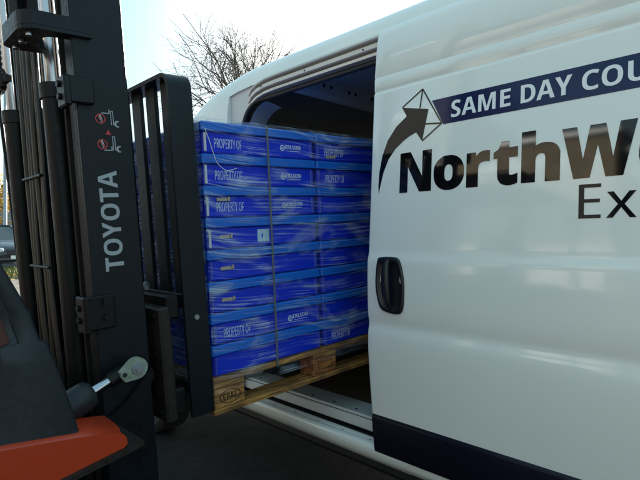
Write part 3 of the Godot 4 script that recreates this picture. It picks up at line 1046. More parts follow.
func warning_decal(parent: Node3D, zt: float):
	var T := TILT
	var flat := func(u: float, v: float, w: float): return Vector3((u + 0.27) * 0.8 - 0.305, (v - 0.966) * 0.8 + 1.068, zt + 0.0004 + 0.0009 * w)
	var st := begin()
	for y in [1.02, 0.915]:
		var cx := -0.302
		st = begin()
		var st2 := begin()
		# prohibition ring with bar
		for k in 20:
			var a := TAU * k / 20
			var b := TAU * (k + 1) / 20
			prism(st, PackedVector2Array([Vector2(cx + cos(a) * 0.021, y + sin(a) * 0.021), Vector2(cx + cos(b) * 0.021, y + sin(b) * 0.021), Vector2(cx + cos(b) * 0.0172, y + sin(b) * 0.0172), Vector2(cx + cos(a) * 0.0172, y + sin(a) * 0.0172)]), flat)
		prism(st, PackedVector2Array([Vector2(cx - 0.014, y + 0.011), Vector2(cx - 0.011, y + 0.014), Vector2(cx + 0.014, y - 0.011), Vector2(cx + 0.011, y - 0.014)]), func(u: float, v: float, w: float): return Vector3((u + 0.27) * 0.8 - 0.305, (v - 0.966) * 0.8 + 1.068, zt + 0.0014 + 0.0004 * w))
		# stooping figure
		var fig := PackedVector2Array([Vector2(cx + 0.001, y + 0.012), Vector2(cx + 0.006, y + 0.006), Vector2(cx + 0.008, y - 0.004), Vector2(cx + 0.004, y - 0.015), Vector2(cx + 0.001, y - 0.015), Vector2(cx + 0.002, y - 0.005), Vector2(cx - 0.004, y - 0.006), Vector2(cx - 0.003, y + 0.003), Vector2(cx - 0.007, y + 0.001), Vector2(cx - 0.004, y + 0.009)])
		prism(st2, fig, flat)
		var hd := PackedVector2Array()
		for p in disc(0.0042, 10): hd.append(p + Vector2(cx - 0.001, y + 0.0135))
		prism(st2, hd, func(u: float, v: float, w: float): return Vector3((u + 0.27) * 0.8 - 0.305, (v - 0.966) * 0.8 + 1.068, zt + 0.0003 + 0.0009 * w))
		# mast and fork pictogram
		for r in [[-0.258, y + 0.004, 0.003, 0.055], [-0.249, y + 0.004, 0.003, 0.055], [-0.2535, y + 0.033, 0.012, 0.003]]:
			prism(st2, PackedVector2Array([Vector2(r[0] - r[2] / 2, r[1] - r[3] / 2), Vector2(r[0] + r[2] / 2, r[1] - r[3] / 2), Vector2(r[0] + r[2] / 2, r[1] + r[3] / 2), Vector2(r[0] - r[2] / 2, r[1] + r[3] / 2)]), flat)
		var up := 1.0 if y > 1.0 else -1.0
		var fy: float = y + up * 0.024
		prism(st2, PackedVector2Array([Vector2(-0.296, fy - 0.002), Vector2(-0.262, fy - 0.002), Vector2(-0.262, fy + 0.016), Vector2(-0.266, fy + 0.016), Vector2(-0.266, fy + 0.002), Vector2(-0.296, fy + 0.002)]), flat)
		# crescent (wheel)
		var cr := PackedVector2Array()
		for k in 9:
			var a := PI * 0.35 + PI * 1.3 * k / 8
			cr.append(Vector2(-0.232 + cos(a) * 0.014, y - 0.018 + sin(a) * 0.014))
		for k in 9:
			var a := PI * 1.55 - PI * 1.1 * k / 8
			cr.append(Vector2(-0.229 + cos(a) * 0.0085, y - 0.018 + sin(a) * 0.0085))
		prism(st2, cr, flat)
		put("prohibition_sign", fin(st), M.red_print, parent, T)
		put("pictogram", fin(st2), M.grey_print, parent, T)
	st = begin()
	prism(st, PackedVector2Array([Vector2(-0.286, 0.955), Vector2(-0.262, 0.955), Vector2(-0.274, 0.977)]), flat)
	put("warning_triangle", fin(st), M.red_print, parent, T)

func build_carriage(root: Node3D, zc: float):
	var T := TILT
	# load backrest: flat bar bent over at the corners, with flat uprights
	var st := begin()
	var top := 1.295
	var r := 0.055
	var half := 0.415
	var x0 := -0.100
	var x1 := -0.006
	var th := 0.014
	var outer := []
	outer.append(Vector2(half, 0.03))
	for k in 8:
		var a := PI / 2 * k / 7
		outer.append(Vector2(half - r + cos(a) * r, top - r + sin(a) * r))
	for k in 8:
		var a := PI / 2 + PI / 2 * k / 7
		outer.append(Vector2(-half + r + cos(a) * r, top - r + sin(a) * r))
	outer.append(Vector2(-half, 0.03))
	var ring := []
	for i in outer.size():
		var p: Vector2 = outer[i]
		var nrm := Vector2(signf(p.x), 0)
		if p.y > top - r:
			nrm = (p - Vector2(signf(p.x) * (half - r), top - r)).normalized()
		var q := p - nrm * th
		ring.append([Vector3(x0, p.y, zc + p.x), Vector3(x1, p.y, zc + p.x), Vector3(x1, q.y, zc + q.x), Vector3(x0, q.y, zc + q.x), Vector3(x0, p.y, zc + p.x)])
	st.set_smooth_group(1)
	for i in ring.size() - 1:
		for k in 4:
			st.set_smooth_group(k + 2)
			quad(st, ring[i][k], ring[i][k + 1], ring[i + 1][k + 1], ring[i + 1][k])
	st.set_smooth_group(-1)
	for e in [0, -1]:
		quad(st, ring[e][0], ring[e][1], ring[e][2], ring[e][3])
	var back := put("load_backrest", fin(st), M.panel, root, T)
	for k in 6:
		put("slat", box_mesh(Vector3(0.016, 0.86, 0.078), 0.003, Vector3(-0.05, 0.855, zc + 0.315 - k * 0.126)), M.panel, back, T)
	put("slat_rail", box_mesh(Vector3(0.02, 0.05, 0.80), 0.004, Vector3(-0.068, 0.46, zc)), M.panel, back, T)
	put("bolt", tube_mesh([Vector3(-0.055, 0.40, zc + 0.4152), Vector3(-0.055, 0.40, zc + 0.422)], 0.010, 6), M.galv, back, T)
	# carriage bars and side frames
	put("carriage_bar", box_mesh(Vector3(0.05, 0.09, 0.80), 0.008, Vector3(-0.135, 0.45, zc)), M.steel, root, T)
	put("carriage_bar", box_mesh(Vector3(0.05, 0.10, 0.80), 0.008, Vector3(-0.135, 0.10, zc)), M.steel, root, T)
	for s in [1, -1]:
		st = begin()
		var z0: float = zc + s * 0.365
		var z1: float = zc + (0.20 if s > 0 else -0.315)
		cbox(st, Vector3(-0.172, 0.245, z0), Vector3(0.045, 0.42, 0.085), 0.008)
		cbox(st, Vector3(-0.172, 0.245, z1), Vector3(0.044, 0.36, 0.035), 0.006)
		cbox(st, Vector3(-0.1715, 0.43, (z0 + z1) / 2), Vector3(0.043, 0.05, absf(z0 - z1) + 0.03), 0.008)
		cbox(st, Vector3(-0.1715, 0.065, (z0 + z1) / 2), Vector3(0.043, 0.06, absf(z0 - z1) + 0.03), 0.008)
		var sf := put("carriage_frame", fin(st), M.brown, root, T)
		for y in [0.42, 0.28, 0.07]:
			put("bolt", tube_mesh([Vector3(-0.194, y, z0), Vector3(-0.203, y, z0)], 0.010, 8), M.steel, sf, T)
		# fork: upright shank and tapered blade under the pallet deck
		var zf: float = zc + s * 0.165
		var fp := PackedVector2Array([Vector2(-0.110, 0.46), Vector2(-0.070, 0.46), Vector2(-0.070, 0.096), Vector2(0.25, 0.096), Vector2(1.02, 0.084), Vector2(1.05, 0.076), Vector2(1.02, 0.068), Vector2(0.3, 0.056), Vector2(-0.085, 0.054), Vector2(-0.103, 0.064), Vector2(-0.110, 0.08)])
		put("fork", prism_mesh(fp, func(u: float, v: float, w: float): return Vector3(u, v, zf - 0.05 + 0.1 * w)), M.steel, root, T)
		var lt := begin()
		tube(lt, [Vector3(-0.12, 0.47, zf), Vector3(-0.12, 0.52, zf)], 0.012, 10)
		tube(lt, [Vector3(-0.15, 0.515, zf + 0.05), Vector3(-0.12, 0.52, zf), Vector3(-0.12, 0.50, zf - 0.06)], 0.009, 8)
		put("fork_latch", fin(lt), M.galv, root, T)

func build_truck_body(root: Node3D):
	# front fender: orange, pointed towards the mast, with a dark rusty edge plate
	for s in [1, -1]:
		var zs: float = -2.095 + s * 0.595      # outer face
		var fp := PackedVector2Array([Vector2(0.10, 0.925), Vector2(0.326, 0.912), Vector2(0.514, 0.896), Vector2(0.625, 0.880), Vector2(0.642, 0.862), Vector2(0.646, 0.842), Vector2(0.635, 0.832), Vector2(0.52, 0.808), Vector2(0.40, 0.783), Vector2(0.10, 0.73)])
		var inward := 0.13
		var st := begin()
		# lofted fender: outer face, bevel, sloping top
		var levels := [[0.0, 0.0], [0.012, 0.010], [0.05, 0.016], [inward, 0.018]]
		var rows := []
		for lv in levels:
			var row := []
			for i in 6:
				var p: Vector2 = fp[i]
				row.append(Vector3(p.x - (lv[1] if i > 3 else 0.0), p.y + lv[1] * (1.0 if i < 4 else 0.0), zs - s * lv[0]))
			rows.append(row)
		sheet(st, rows, 1, s < 0)
		var idx := Geometry2D.triangulate_polygon(fp)
		for k in range(0, idx.size(), 3):
			tri(st, Vector3(fp[idx[k]].x, fp[idx[k]].y, zs), Vector3(fp[idx[k + 1]].x, fp[idx[k + 1]].y, zs), Vector3(fp[idx[k + 2]].x, fp[idx[k + 2]].y, zs))
		var fen := put("front_fender", fin(st), M.orange, root)
		var ep := PackedVector2Array([Vector2(0.10, 0.728), Vector2(0.40, 0.781), Vector2(0.52, 0.806), Vector2(0.635, 0.830), Vector2(0.690, 0.842), Vector2(0.692, 0.828), Vector2(0.64, 0.814), Vector2(0.52, 0.790), Vector2(0.40, 0.765), Vector2(0.10, 0.712)])
		put("fender_edge", prism_mesh(ep, func(u: float, v: float, w: float): return Vector3(u, v, zs + s * 0.012 - s * 0.30 * w)), M.brown, fen)
		# A-pillar leaning back, with a grooved inner line
		var pp := [[0.518, 0.893], [0.494, 0.98], [0.450, 1.12], [0.430, 1.172], [0.412, 1.18], [0.388, 1.258], [0.319, 1.393], [0.10, 1.78], [0.0, 1.95]]
		st = begin()
		var prow := []
		for p in pp:
			var wdt: float = prof([[0.893, 0.40], [0.98, 0.30], [1.12, 0.225], [1.173, 0.20], [1.178, 0.085], [2.0, 0.085]], p[1])
			var x: float = p[0]
			var y: float = p[1]
			var zz: float = zs - s * 0.012
			prow.append([Vector3(x - 0.002, y, zz - s * 0.075), Vector3(x, y, zz - s * 0.010), Vector3(x - 0.010, y, zz), Vector3(x - wdt * 0.55, y, zz), Vector3(x - wdt * 0.57, y, zz - s * 0.004), Vector3(x - wdt * 0.60, y, zz - s * 0.004), Vector3(x - wdt * 0.62, y, zz), Vector3(x - wdt * 0.66, y, zz - s * 0.002), Vector3(x - wdt * 0.9, y, zz - s * 0.004), Vector3(x - wdt, y, zz - s * 0.012), Vector3(x - wdt, y, zz - s * 0.075)])
		sheet(st, prow, 1, s < 0)
		put("pillar", fin(st), M.grey, root)
		put("shaded_body_strip", tube_mesh([Vector3(0.325, 1.18, zs - s * 0.03), Vector3(0.300, 1.26, zs - s * 0.03), Vector3(0.23, 1.39, zs - s * 0.03), Vector3(0.01, 1.78, zs - s * 0.03)], 0.022, 8), M.shaded_orange, root)  # added strip in place of the shaded orange body behind the pillar
		# rear pillar and roof rail
		put("pillar", tube_mesh([Vector3(-1.05, 0.95, zs - s * 0.06), Vector3(-0.98, 1.6, zs - s * 0.06), Vector3(-0.9, 2.08, zs - s * 0.08)], 0.035, 10), M.grey, root)
		put("roof_rail", tube_mesh([Vector3(-0.95, 2.08, zs - s * 0.08), Vector3(-0.2, 2.10, zs - s * 0.08), Vector3(0.0, 1.95, zs - s * 0.05)], 0.035, 10), M.grey, root)
		# side body
		st = begin()
		cbox(st, Vector3(-0.50, 0.66, zs - s * 0.14), Vector3(1.16, 0.50, 0.26), 0.04)
		put("side_body", fin(st), M.orange, root)
		# wheels
		var c := Vector3(0.30, 0.345, -2.095 + s * 0.46)
		var w1 := put("wheel", tube_mesh([c + Vector3(0, 0, -0.11), c + Vector3(0, 0, -0.09), c + Vector3(0, 0, 0.09), c + Vector3(0, 0, 0.11)], [0.29, 0.345, 0.345, 0.29], 26), M.tyre, root)
		put("rim", tube_mesh([c + Vector3(0, 0, s * 0.1), c + Vector3(0, 0, s * 0.113)], [0.18, 0.16], 18), M.cream, w1)
		var c2 := Vector3(-1.15, 0.27, -2.095 + s * 0.44)
		var w2 := put("wheel", tube_mesh([c2 + Vector3(0, 0, -0.09), c2 + Vector3(0, 0, -0.075), c2 + Vector3(0, 0, 0.075), c2 + Vector3(0, 0, 0.09)], [0.22, 0.27, 0.27, 0.22], 24), M.tyre, root)
		put("rim", tube_mesh([c2 + Vector3(0, 0, s * 0.08), c2 + Vector3(0, 0, s * 0.092)], [0.14, 0.12], 18), M.cream, w2)
	put("cowl", box_mesh(Vector3(0.16, 0.42, 0.90), 0.03, Vector3(0.26, 0.78, -2.095)), M.steel, root)
	put("axle_housing", box_mesh(Vector3(0.3, 0.26, 0.62), 0.05, Vector3(0.30, 0.36, -2.095)), M.steel, root)
	put("floor_pan", box_mesh(Vector3(0.6, 0.06, 0.9), 0.01, Vector3(0.0, 0.52, -2.095)), M.steel, root)
	put("counterweight", box_mesh(Vector3(0.62, 0.72, 1.12), 0.12, Vector3(-1.38, 0.70, -2.095)), M.grey, root)
	put("engine_cover", box_mesh(Vector3(0.9, 0.3, 0.62), 0.06, Vector3(-0.75, 0.98, -2.095)), M.grey, root)
	put("seat", box_mesh(Vector3(0.46, 0.12, 0.48), 0.05, Vector3(-0.55, 1.18, -2.095)), M.rubber, root)
	put("seat_back", box_mesh(Vector3(0.12, 0.5, 0.46), 0.05, Vector3(-0.80, 1.46, -2.095)), M.rubber, root)
	put("overhead_guard", box_mesh(Vector3(0.95, 0.04, 0.98), 0.015, Vector3(-0.50, 2.115, -2.095)), M.grey, root)

# ------------------------------------------------------------------ load
func build_load():
	var T := LOAD
	build_pallet(T)
	# crate prototype meshes; crate local origin at its base near corner, x along the long side, -z into the stack
	var CH := 0.1238
	var body := begin()
	# tray walls: slightly tapered, with a recessed panel between corner ribs
	var hgt := 0.084
	cbox(body, Vector3(0.2985, hgt / 2, -0.199), Vector3(0.573, hgt, 0.372), 0.006)
	var rib := begin()
	var rib2 := begin()
	for zz in [-0.0115, -0.3865]:
		cbox(rib, Vector3(0.021, hgt / 2, zz), Vector3(0.011, hgt - 0.012, 0.006), 0.002)
		cbox(rib2, Vector3(0.572, hgt / 2, zz), Vector3(0.016, hgt - 0.012, 0.006), 0.002)
	var rimst := begin()
	cbox(rimst, Vector3(0.2985, hgt + 0.0185, -0.199), Vector3(0.592, 0.0365, 0.392), 0.006)
	cbox(rimst, Vector3(0.2985, hgt + 0.003, -0.199), Vector3(0.597, 0.005, 0.397), 0.002)
	var body_m := fin(body)
	var rim_m := fin(rimst)
	var rib_m := fin(rib)
	var rib2_m := fin(rib2)
	var fz := -0.0128
	var prop_m := letters("PROPERTY OF", 0.128, 0.036, 400, func(u: float, v: float, w: float): return Vector3(0.062 + u, 0.022 + v, fz + 0.0004 + 0.0006 * w), "P")
	var brand := begin()
	prism(brand, disc(0.0135, 18), func(u: float, v: float, w: float): return Vector3(0.405 + u, 0.043 + v, fz + 0.0004 + 0.0006 * w))
	var brand_m := fin(brand)
	var er := letters("ERLSON", 0.088, 0.017, 700, func(u: float, v: float, w: float): return Vector3(0.421 + u, 0.040 + v, fz + 0.0004 + 0.0006 * w), "E")
	brand = begin()
	prism(brand, PackedVector2Array([Vector2(0.427, 0.0305), Vector2(0.506, 0.0305), Vector2(0.506, 0.0325), Vector2(0.427, 0.0325)]), func(u: float, v: float, w: float): return Vector3(u, v, fz + 0.0004 + 0.0006 * w))
	var line_m := fin(brand)
	var globe := begin()
	for q in [[-0.006, 0.004, 0.0035], [0.003, 0.006, 0.004], [0.005, -0.004, 0.004], [-0.003, -0.006, 0.003]]:
		var pp := PackedVector2Array()
		for p in disc(q[2], 8): pp.append(p * Vector2(1.3, 0.8) + Vector2(0.405 + q[0], 0.043 + q[1]))
		prism(globe, pp, func(u: float, v: float, w: float): return Vector3(u, v, fz + 0.0009 + 0.0004 * w))
	var globe_m := fin(globe)
	var clip := begin()
	cbox(clip, Vector3(0.092, 0.047, fz + 0.003), Vector3(0.05, 0.014, 0.005), 0.0015)
	cbox(clip, Vector3(0.1235, 0.049, fz + 0.004), Vector3(0.009, 0.018, 0.007), 0.002)
	var clip_m := fin(clip)
	var end_rib := begin()
	for zz in [-0.06, -0.13, -0.27, -0.34]:
		cbox(end_rib, Vector3(0.0105, hgt / 2, zz), Vector3(0.006, hgt - 0.006, 0.012), 0.002)
	var end_m := fin(end_rib)
	var place := ["top of the stack", "second from the top", "third from the top", "fourth from the top", "fifth from the top", "sixth from the top", "second from the pallet", "lowest, on the pallet"]
	for col in 2:
		for dep in 2:
			for row in 8:
				var y := 0.1455 + (7 - row) * CH
				var jx := rng.randf_range(-0.002, 0.002)
				var jz := rng.randf_range(-0.0015, 0.0015)
				var wx := T * at(Vector3(0.6 * col + 0.002 + jx, y, -0.4 * dep + jz))
				var where: String = ["outer", "inner"][col] + (" front-facing" if dep == 0 else " back") + " column"
				var lab := ""
				if dep == 0 and col == 0:
					lab = "blue stacking crate at the forklift end, " + place[row]
				elif dep == 0:
					lab = "blue stacking crate inside the van doorway, " + place[row]
				elif col == 0:
					lab = "blue crate behind the forklift backrest, far column, " + place[row]
				else:
					lab = "blue crate in the far inner column, " + place[row]
				var cr := thing("stacking_crate", lab, "crate", wx, "blue crates stacked on the pallet")
				put("tray", body_m, M.crate, cr, wx)
				put("rim", rim_m, M.rim, cr, wx)
				put("end_ribs", end_m, M.crate, cr, wx)
				if dep == 0:
					put("corner_rib", rib_m, M.strip if col == 0 and row < 4 else M.strip_blue, cr, wx)
					put("corner_rib", rib2_m, M.strip_blue, cr, wx)
					var has_prop := (col == 0 and row in [0, 1, 2, 6]) or (col == 1 and row in [0, 1, 7])
					if has_prop:
						put("lettering", prop_m, M.crate_print, cr, wx)
					if col == 0 and row in [0, 1, 2, 6]:
						var bm := put("emblem", brand_m, M.crate_print, cr, wx)
						put("emblem_globe", globe_m, M.crate, bm, wx)
						put("lettering", er, M.crate_print, cr, wx)
						put("lettering_line", line_m, M.crate_print, cr, wx)
					if col == 0 and row in [2, 3, 4, 5]:
						put("metal_clip", clip_m, M.tag_metal, cr, wx * at(Vector3(-0.005, 0.022 if row == 2 else 0.0, 0)))
					if col == 1 and row == 0:
						put("metal_clip", clip_m, M.tag_metal, cr, wx * at(Vector3(0.0, -0.028, 0)))
					if col == 0 and row == 3:
						var pm := put("paper_label", box_mesh(Vector3(0.062, 0.052, 0.001), 0.0004, Vector3(0.279, 0.043, fz + 0.001)), M.paper, cr, wx)
						put("label_mark", box_mesh(Vector3(0.006, 0.018, 0.001), 0.0003, Vector3(0.272, 0.043, fz + 0.002)), M.crate, pm, wx)
	# strapping band round the load
	var sb := begin()
	var bx := 0.312
	var loop := [Vector2(0.006, 0.122), Vector2(0.0085, 0.14), Vector2(0.0085, 1.130), Vector2(0.002, 1.1385), Vector2(-0.4, 1.139), Vector2(-0.80, 1.1385), Vector2(-0.807, 1.130), Vector2(-0.807, 0.14), Vector2(-0.803, 0.121), Vector2(-0.4, 0.119)]
	var rws := []
	for i in loop.size() + 1:
		var p: Vector2 = loop[i % loop.size()]
		rws.append([Vector3(bx - 0.005, p.y, p.x), Vector3(bx + 0.005, p.y, p.x)])
	sheet(sb, rws, -1)
	var strap := put("strapping_band", fin(sb), M.strap, self, T)
	tag(strap, "narrow grey strapping band running vertically round the blue crates", "strap")
	build_film(T)

func build_pallet(T: Transform3D):
	var root := thing("wooden_pallet", "worn wooden pallet with stamped blocks carried on the forks", "pallet", T)
	# top deck boards (along x), crosspieces (along z), blocks, bottom boards (along x)
	var bz := [-0.0725, -0.23, -0.40, -0.57, -0.7275]
	var bw := [0.145, 0.10, 0.145, 0.10, 0.145]
	for k in 5:
		put("deck_board", box_mesh(Vector3(1.2, 0.021, bw[k]), 0.003, Vector3(0.6, 0.1335, bz[k])), M["wood%d" % (k % 2)], root, T)
	for x in [0.0725, 0.6, 1.1275]:
		put("cross_board", box_mesh(Vector3(0.145, 0.021, 0.8), 0.003, Vector3(x, 0.1115, -0.4)), M.wood1, root, T)
	for i in 3:
		for j in 3:
			var x: float = [0.0725, 0.6, 1.1275][i]
			var zz: float = [-0.0515, -0.40, -0.7485][j]
			var b := put("block", box_mesh(Vector3(0.143, 0.077, 0.10), 0.003, Vector3(x, 0.0615, zz)), M.wood0 if i == 0 else M.wood2, root, T)
			if j == 0 and i == 0:
				stamp(b, T)
			if j == 0 and i == 1:
				var st := begin()
				for k in 4:
					for e in [[-0.045, 0.082, 0.09, 0.0025], [-0.045, 0.048, 0.09, 0.0025]]:
						if k == 0:
							prism(st, PackedVector2Array([Vector2(0.6 + e[0], e[1]), Vector2(0.6 + e[0] + e[2], e[1]), Vector2(0.6 + e[0] + e[2], e[1] + e[3]), Vector2(0.6 + e[0], e[1] + e[3])]), func(u: float, v: float, w: float): return Vector3(u, v, -0.0017 + 0.0008 * w))
				for x2 in [-0.045, 0.0425]:
					prism(st, PackedVector2Array([Vector2(0.6 + x2, 0.048), Vector2(0.6 + x2 + 0.0025, 0.048), Vector2(0.6 + x2 + 0.0025, 0.084), Vector2(0.6 + x2, 0.084)]), func(u: float, v: float, w: float): return Vector3(u, v, -0.0016 + 0.0008 * w))
				put("stamp", fin(st), M.wood_print, b, T)
	for j in 3:
		put("bottom_board", box_mesh(Vector3(1.2, 0.022, [0.10, 0.145, 0.10][j]), 0.003, Vector3(0.6, 0.011, [-0.05, -0.40, -0.75][j])), M["wood%d" % (j % 2)], root, T)

func stamp(b: Node3D, T: Transform3D):
	var st := begin()
	var c := Vector2(0.074, 0.062)
	for k in 32:
		var a := TAU * k / 32
		var d := TAU * (k + 1) / 32
		var e := func(t: float, s: float): return c + Vector2(cos(t) * 0.050, sin(t) * 0.0275) * s
		prism(st, PackedVector2Array([e.call(a, 1.0), e.call(d, 1.0), e.call(d, 0.90), e.call(a, 0.90)]), func(u: float, v: float, w: float): return Vector3(u, v, -0.0017 + 0.0008 * w))
	put("stamp", fin(st), M.wood_print, b, T)
	put("lettering", letters("EPAL", 0.066, 0.024, 700, func(u: float, v: float, w: float): return Vector3(0.041 + u, 0.050 + v, -0.0017 + 0.0008 * w), "E"), M.wood_print, b, T)

func build_film(T: Transform3D):
	# film wrapped round all four sides of the stack, wrinkled, dipping between the crates
	var st := begin()
	var per := []      # perimeter positions: x, z, outward normal
	var pushes := 0.006
	var nx := 60
	for k in nx + 1: per.append([lerpf(0.0, 1.2, float(k) / nx), 0.0, Vector2(0, 1)])
	for k in 40: per.append([1.2, lerpf(0, -0.8, (k + 1) / 40.0), Vector2(1, 0)])
	for k in nx: per.append([lerpf(1.2, 0.0, (k + 1) / float(nx)), -0.8, Vector2(0, -1)])
	for k in 40: per.append([0.0, lerpf(-0.8, 0.0, (k + 1) / 40.0), Vector2(-1, 0)])
	var nz := FastNoiseLite.new()
	nz.seed = 5
	nz.frequency = 1.0
	var rows := []
	var ny := 110
	for j in ny + 1:
		var y := lerpf(0.085, 1.140, float(j) / ny)
		var row := []
		var s := 0.0
		for i in per.size():
			var p: Array = per[i]
			var ph := fposmod((y - 0.1455) / 0.1238, 1.0) if y > 0.1455 else 0.9
			var dip := 0.0
			if ph < 0.66 and y > 0.1455:
				dip = 0.0035 * sin(ph / 0.66 * PI)
			var u: float = float(i) / per.size() * 4.0
			var wr := nz.get_noise_3d(u * 1.6, y * 34.0 + u * 5.0, 0.0) * 0.0022 + nz.get_noise_3d(u * 7.0, y * 90.0, 3.0) * 0.0007
			var o := pushes - dip + wr
			var nrm: Vector2 = p[2]
			# round the corners
			row.append(Vector3(p[0] + nrm.x * o, y, p[1] + nrm.y * o))
		rows.append(row)
	for e in [[0.0035, 1.1435], [-0.008, 1.1465], [-0.05, 1.148], [-0.2, 1.149], [-0.39, 1.149]]:
		var row := []
		for i in per.size():
			var p: Array = per[i]
			var px: float = clampf(p[0], -e[0], 1.2 + e[0]) + p[2].x * maxf(e[0], 0.0)
			var pz: float = clampf(p[1], -0.8 - e[0], e[0]) + p[2].y * maxf(e[0], 0.0)
			row.append(Vector3(px, e[1] + nz.get_noise_2d(px * 14.0, pz * 14.0) * 0.002, pz))
		rows.append(row)
	ny = rows.size() - 1
	st.set_smooth_group(1)
	var n := per.size()
	for j in ny:
		for i in n - 1:
			var q := [[j, i], [j, i + 1], [j + 1, i + 1], [j, i], [j + 1, i + 1], [j + 1, i]]
			for e in q:
				var fu := float(e[1]) / n * 4.0
				st.set_uv(Vector2(fu, float(e[0]) / ny * 1.3 + 0.07 * fu + 0.016 * sin(fu * 4.1) + 0.007 * sin(fu * 11.0)))
				st.add_vertex(rows[e[0]][e[1]])
	st.generate_normals()
	st.generate_tangents()
	var film := put("stretch_film", st.commit(), M.film, self, T)
	tag(film, "clear crinkled stretch film wrapped tightly round the blue crates", "film")
	# extra film sheets added to brighten the dim end towards the forklift
	for lay in 3:
		st = begin()
		st.set_smooth_group(1)
		var grid := []
		for j in 41:
			var row := []
			for i in 31:
				var zz := lerpf(0.004, -0.804, i / 30.0)
				var y := lerpf(0.12, 1.13, j / 40.0)
				row.append(Vector3(-0.0105 - 0.004 * lay + nz.get_noise_3d(zz * 9.0, y * 26.0, 7.0 + lay) * 0.003, y, zz))
			grid.append(row)
		for j in 40:
			for i in 30:
				for e in [[j, i], [j + 1, i + 1], [j, i + 1], [j, i], [j + 1, i], [j + 1, i + 1]]:
					st.set_uv(Vector2(e[1] / 30.0 * 0.8 + 0.31 * lay, e[0] / 40.0 * 1.3 + 0.37 * lay + 0.08 * (lay - 1) * e[1] / 30.0))
					st.add_vertex(grid[e[0]][e[1]])
		st.generate_normals()
		st.generate_tangents()
		put("film_layer", st.commit(), M.film, film, T)
	# loose twisted strand of film near the upper corner
	var sd := begin()
	tube(sd, curve_pts([Vector3(0.012, 1.10, 0.012), Vector3(0.028, 1.055, 0.014), Vector3(0.045, 1.005, 0.013), Vector3(0.06, 0.97, 0.014), Vector3(0.10, 0.945, 0.013), Vector3(0.148, 0.955, 0.011)], 5), 0.0016, 6)
	var strand := put("film_strand", fin(sd), M.strip, self, T)
	tag(strand, "thin white twisted strand of wrapping film on the top crates", "film")

# ------------------------------------------------------------------ background
func grow(st_limb: SurfaceTool, st_twig: SurfaceTool, p: Vector3, dirv: Vector3, length: float, rad: float, depth: int, cen: Vector3, ext: Vector3):
	var pts := [p]
	rad = maxf(rad, 0.0065)
	var rads := [rad]
	var d := dirv
	var q := p
	var segs := 4 if depth < 3 else 3
	for k in segs:
		d = (d + Vector3(rng.randf_range(-1, 1), rng.randf_range(-0.8, 0.9), rng.randf_range(-1, 1)) * 0.2).normalized()
		q += d * length / segs
		pts.append(q)
		rads.append(lerpf(rad, rad * 0.76, (k + 1.0) / segs))
	tube(st_limb if depth < 2 else st_twig, pts, rads, 7 if depth < 2 else (4 if depth < 4 else 3), false)
	if depth >= 6 or ((q - cen) / ext).length() > 1.0:
		return
	for k in 3:
		var t := 1.0 if k == 0 else rng.randf_range(0.35, 0.95)
		var idx := clampi(int(t * segs), 1, segs)
		var side := d.cross(Vector3(rng.randf_range(-1, 1), rng.randf_range(-1, 1), rng.randf_range(-1, 1))).normalized()
		var spread := rng.randf_range(0.2, 0.4) if k == 0 else rng.randf_range(0.5, 1.0)
		var nd := (d * cos(spread) + side * sin(spread) + Vector3(0, 0.05, 0)).normalized()
		grow(st_limb, st_twig, pts[idx], nd, length * rng.randf_range(0.66, 0.86), rads[idx] * (0.85 if k == 0 else 0.66), depth + 1, cen, ext)

func bare_tree(x: float, d: float, label: String, sd: int):
	rng.seed = sd
	var base := Vector3(x, ground_y(d) - 0.05, -d)
	var root := thing("bare_tree", label, "tree", at(base))
	var limb := begin()
	var twig := begin()
	var th := 6.0
	tube(limb, [base, base + Vector3(0.05, th * 0.5, 0), base + Vector3(0, th, 0.05)], [0.20, 0.16, 0.13], 9, false)
	var cen := base + Vector3(0, 7.1, 0)
	for k in 11:
		var a := 2.4 * k + rng.randf_range(-0.3, 0.3)
		var tiltv := 0.08 + 1.3 * k / 10.0
		grow(limb, twig, base + Vector3(0, th * (1.0 - 0.025 * k), 0.05 * (1.0 - 0.06 * k)), Vector3(cos(a) * sin(tiltv), cos(tiltv), sin(a) * sin(tiltv)), 1.25 + 0.10 * k, 0.06, 1, cen, Vector3(3.9, 2.35, 3.9))
	put("trunk", fin(limb), M.bark, root)
	put("crown", fin(twig), M.bark, root)

func leafy_tree(x: float, d: float, h: float, label: String, sd: int):
	rng.seed = sd
	var base := Vector3(x, ground_y(d) - 0.05, -d)
	var root := thing("autumn_tree", label, "tree", at(base), "yellow trees behind the parked cars")
	var limb := begin()
	tube(limb, [base, base + Vector3(0.1, h * 0.5, 0), base + Vector3(0, h * 0.85, 0.1)], [0.16, 0.11, 0.03], 8, false)
	for k in 7:
		var a := rng.randf() * TAU
		var y0 := h * rng.randf_range(0.3, 0.7)
		var p := base + Vector3(0.05, y0, 0)
		tube(limb, [p, p + Vector3(cos(a), 0.6, sin(a)) * h * 0.22], [0.05, 0.015], 5, false)
	put("trunk", fin(limb), M.bark, root)
	var lf := begin()
	var blobs := []
	for k in 22:
		var a := rng.randf() * TAU
		var rr := h * 0.32 * sqrt(rng.randf())
		blobs.append(Vector3(cos(a) * rr, h * rng.randf_range(0.35, 1.0), sin(a) * rr))
	for k in 2600:
		var b: Vector3 = blobs[rng.randi() % blobs.size()]
		var p := base + b + Vector3(rng.randfn(), rng.randfn() * 0.8, rng.randfn()) * h * 0.055
		var u := Vector3(rng.randfn(), rng.randfn(), rng.randfn()).normalized() * 0.10
		var v := u.cross(Vector3(rng.randfn(), rng.randfn(), rng.randfn())).normalized() * 0.07
		tri(lf, p - u, p + v, p + u)
		tri(lf, p - u, p + u, p - v)
	put("crown", fin(lf), M.yellow_leaf, root)

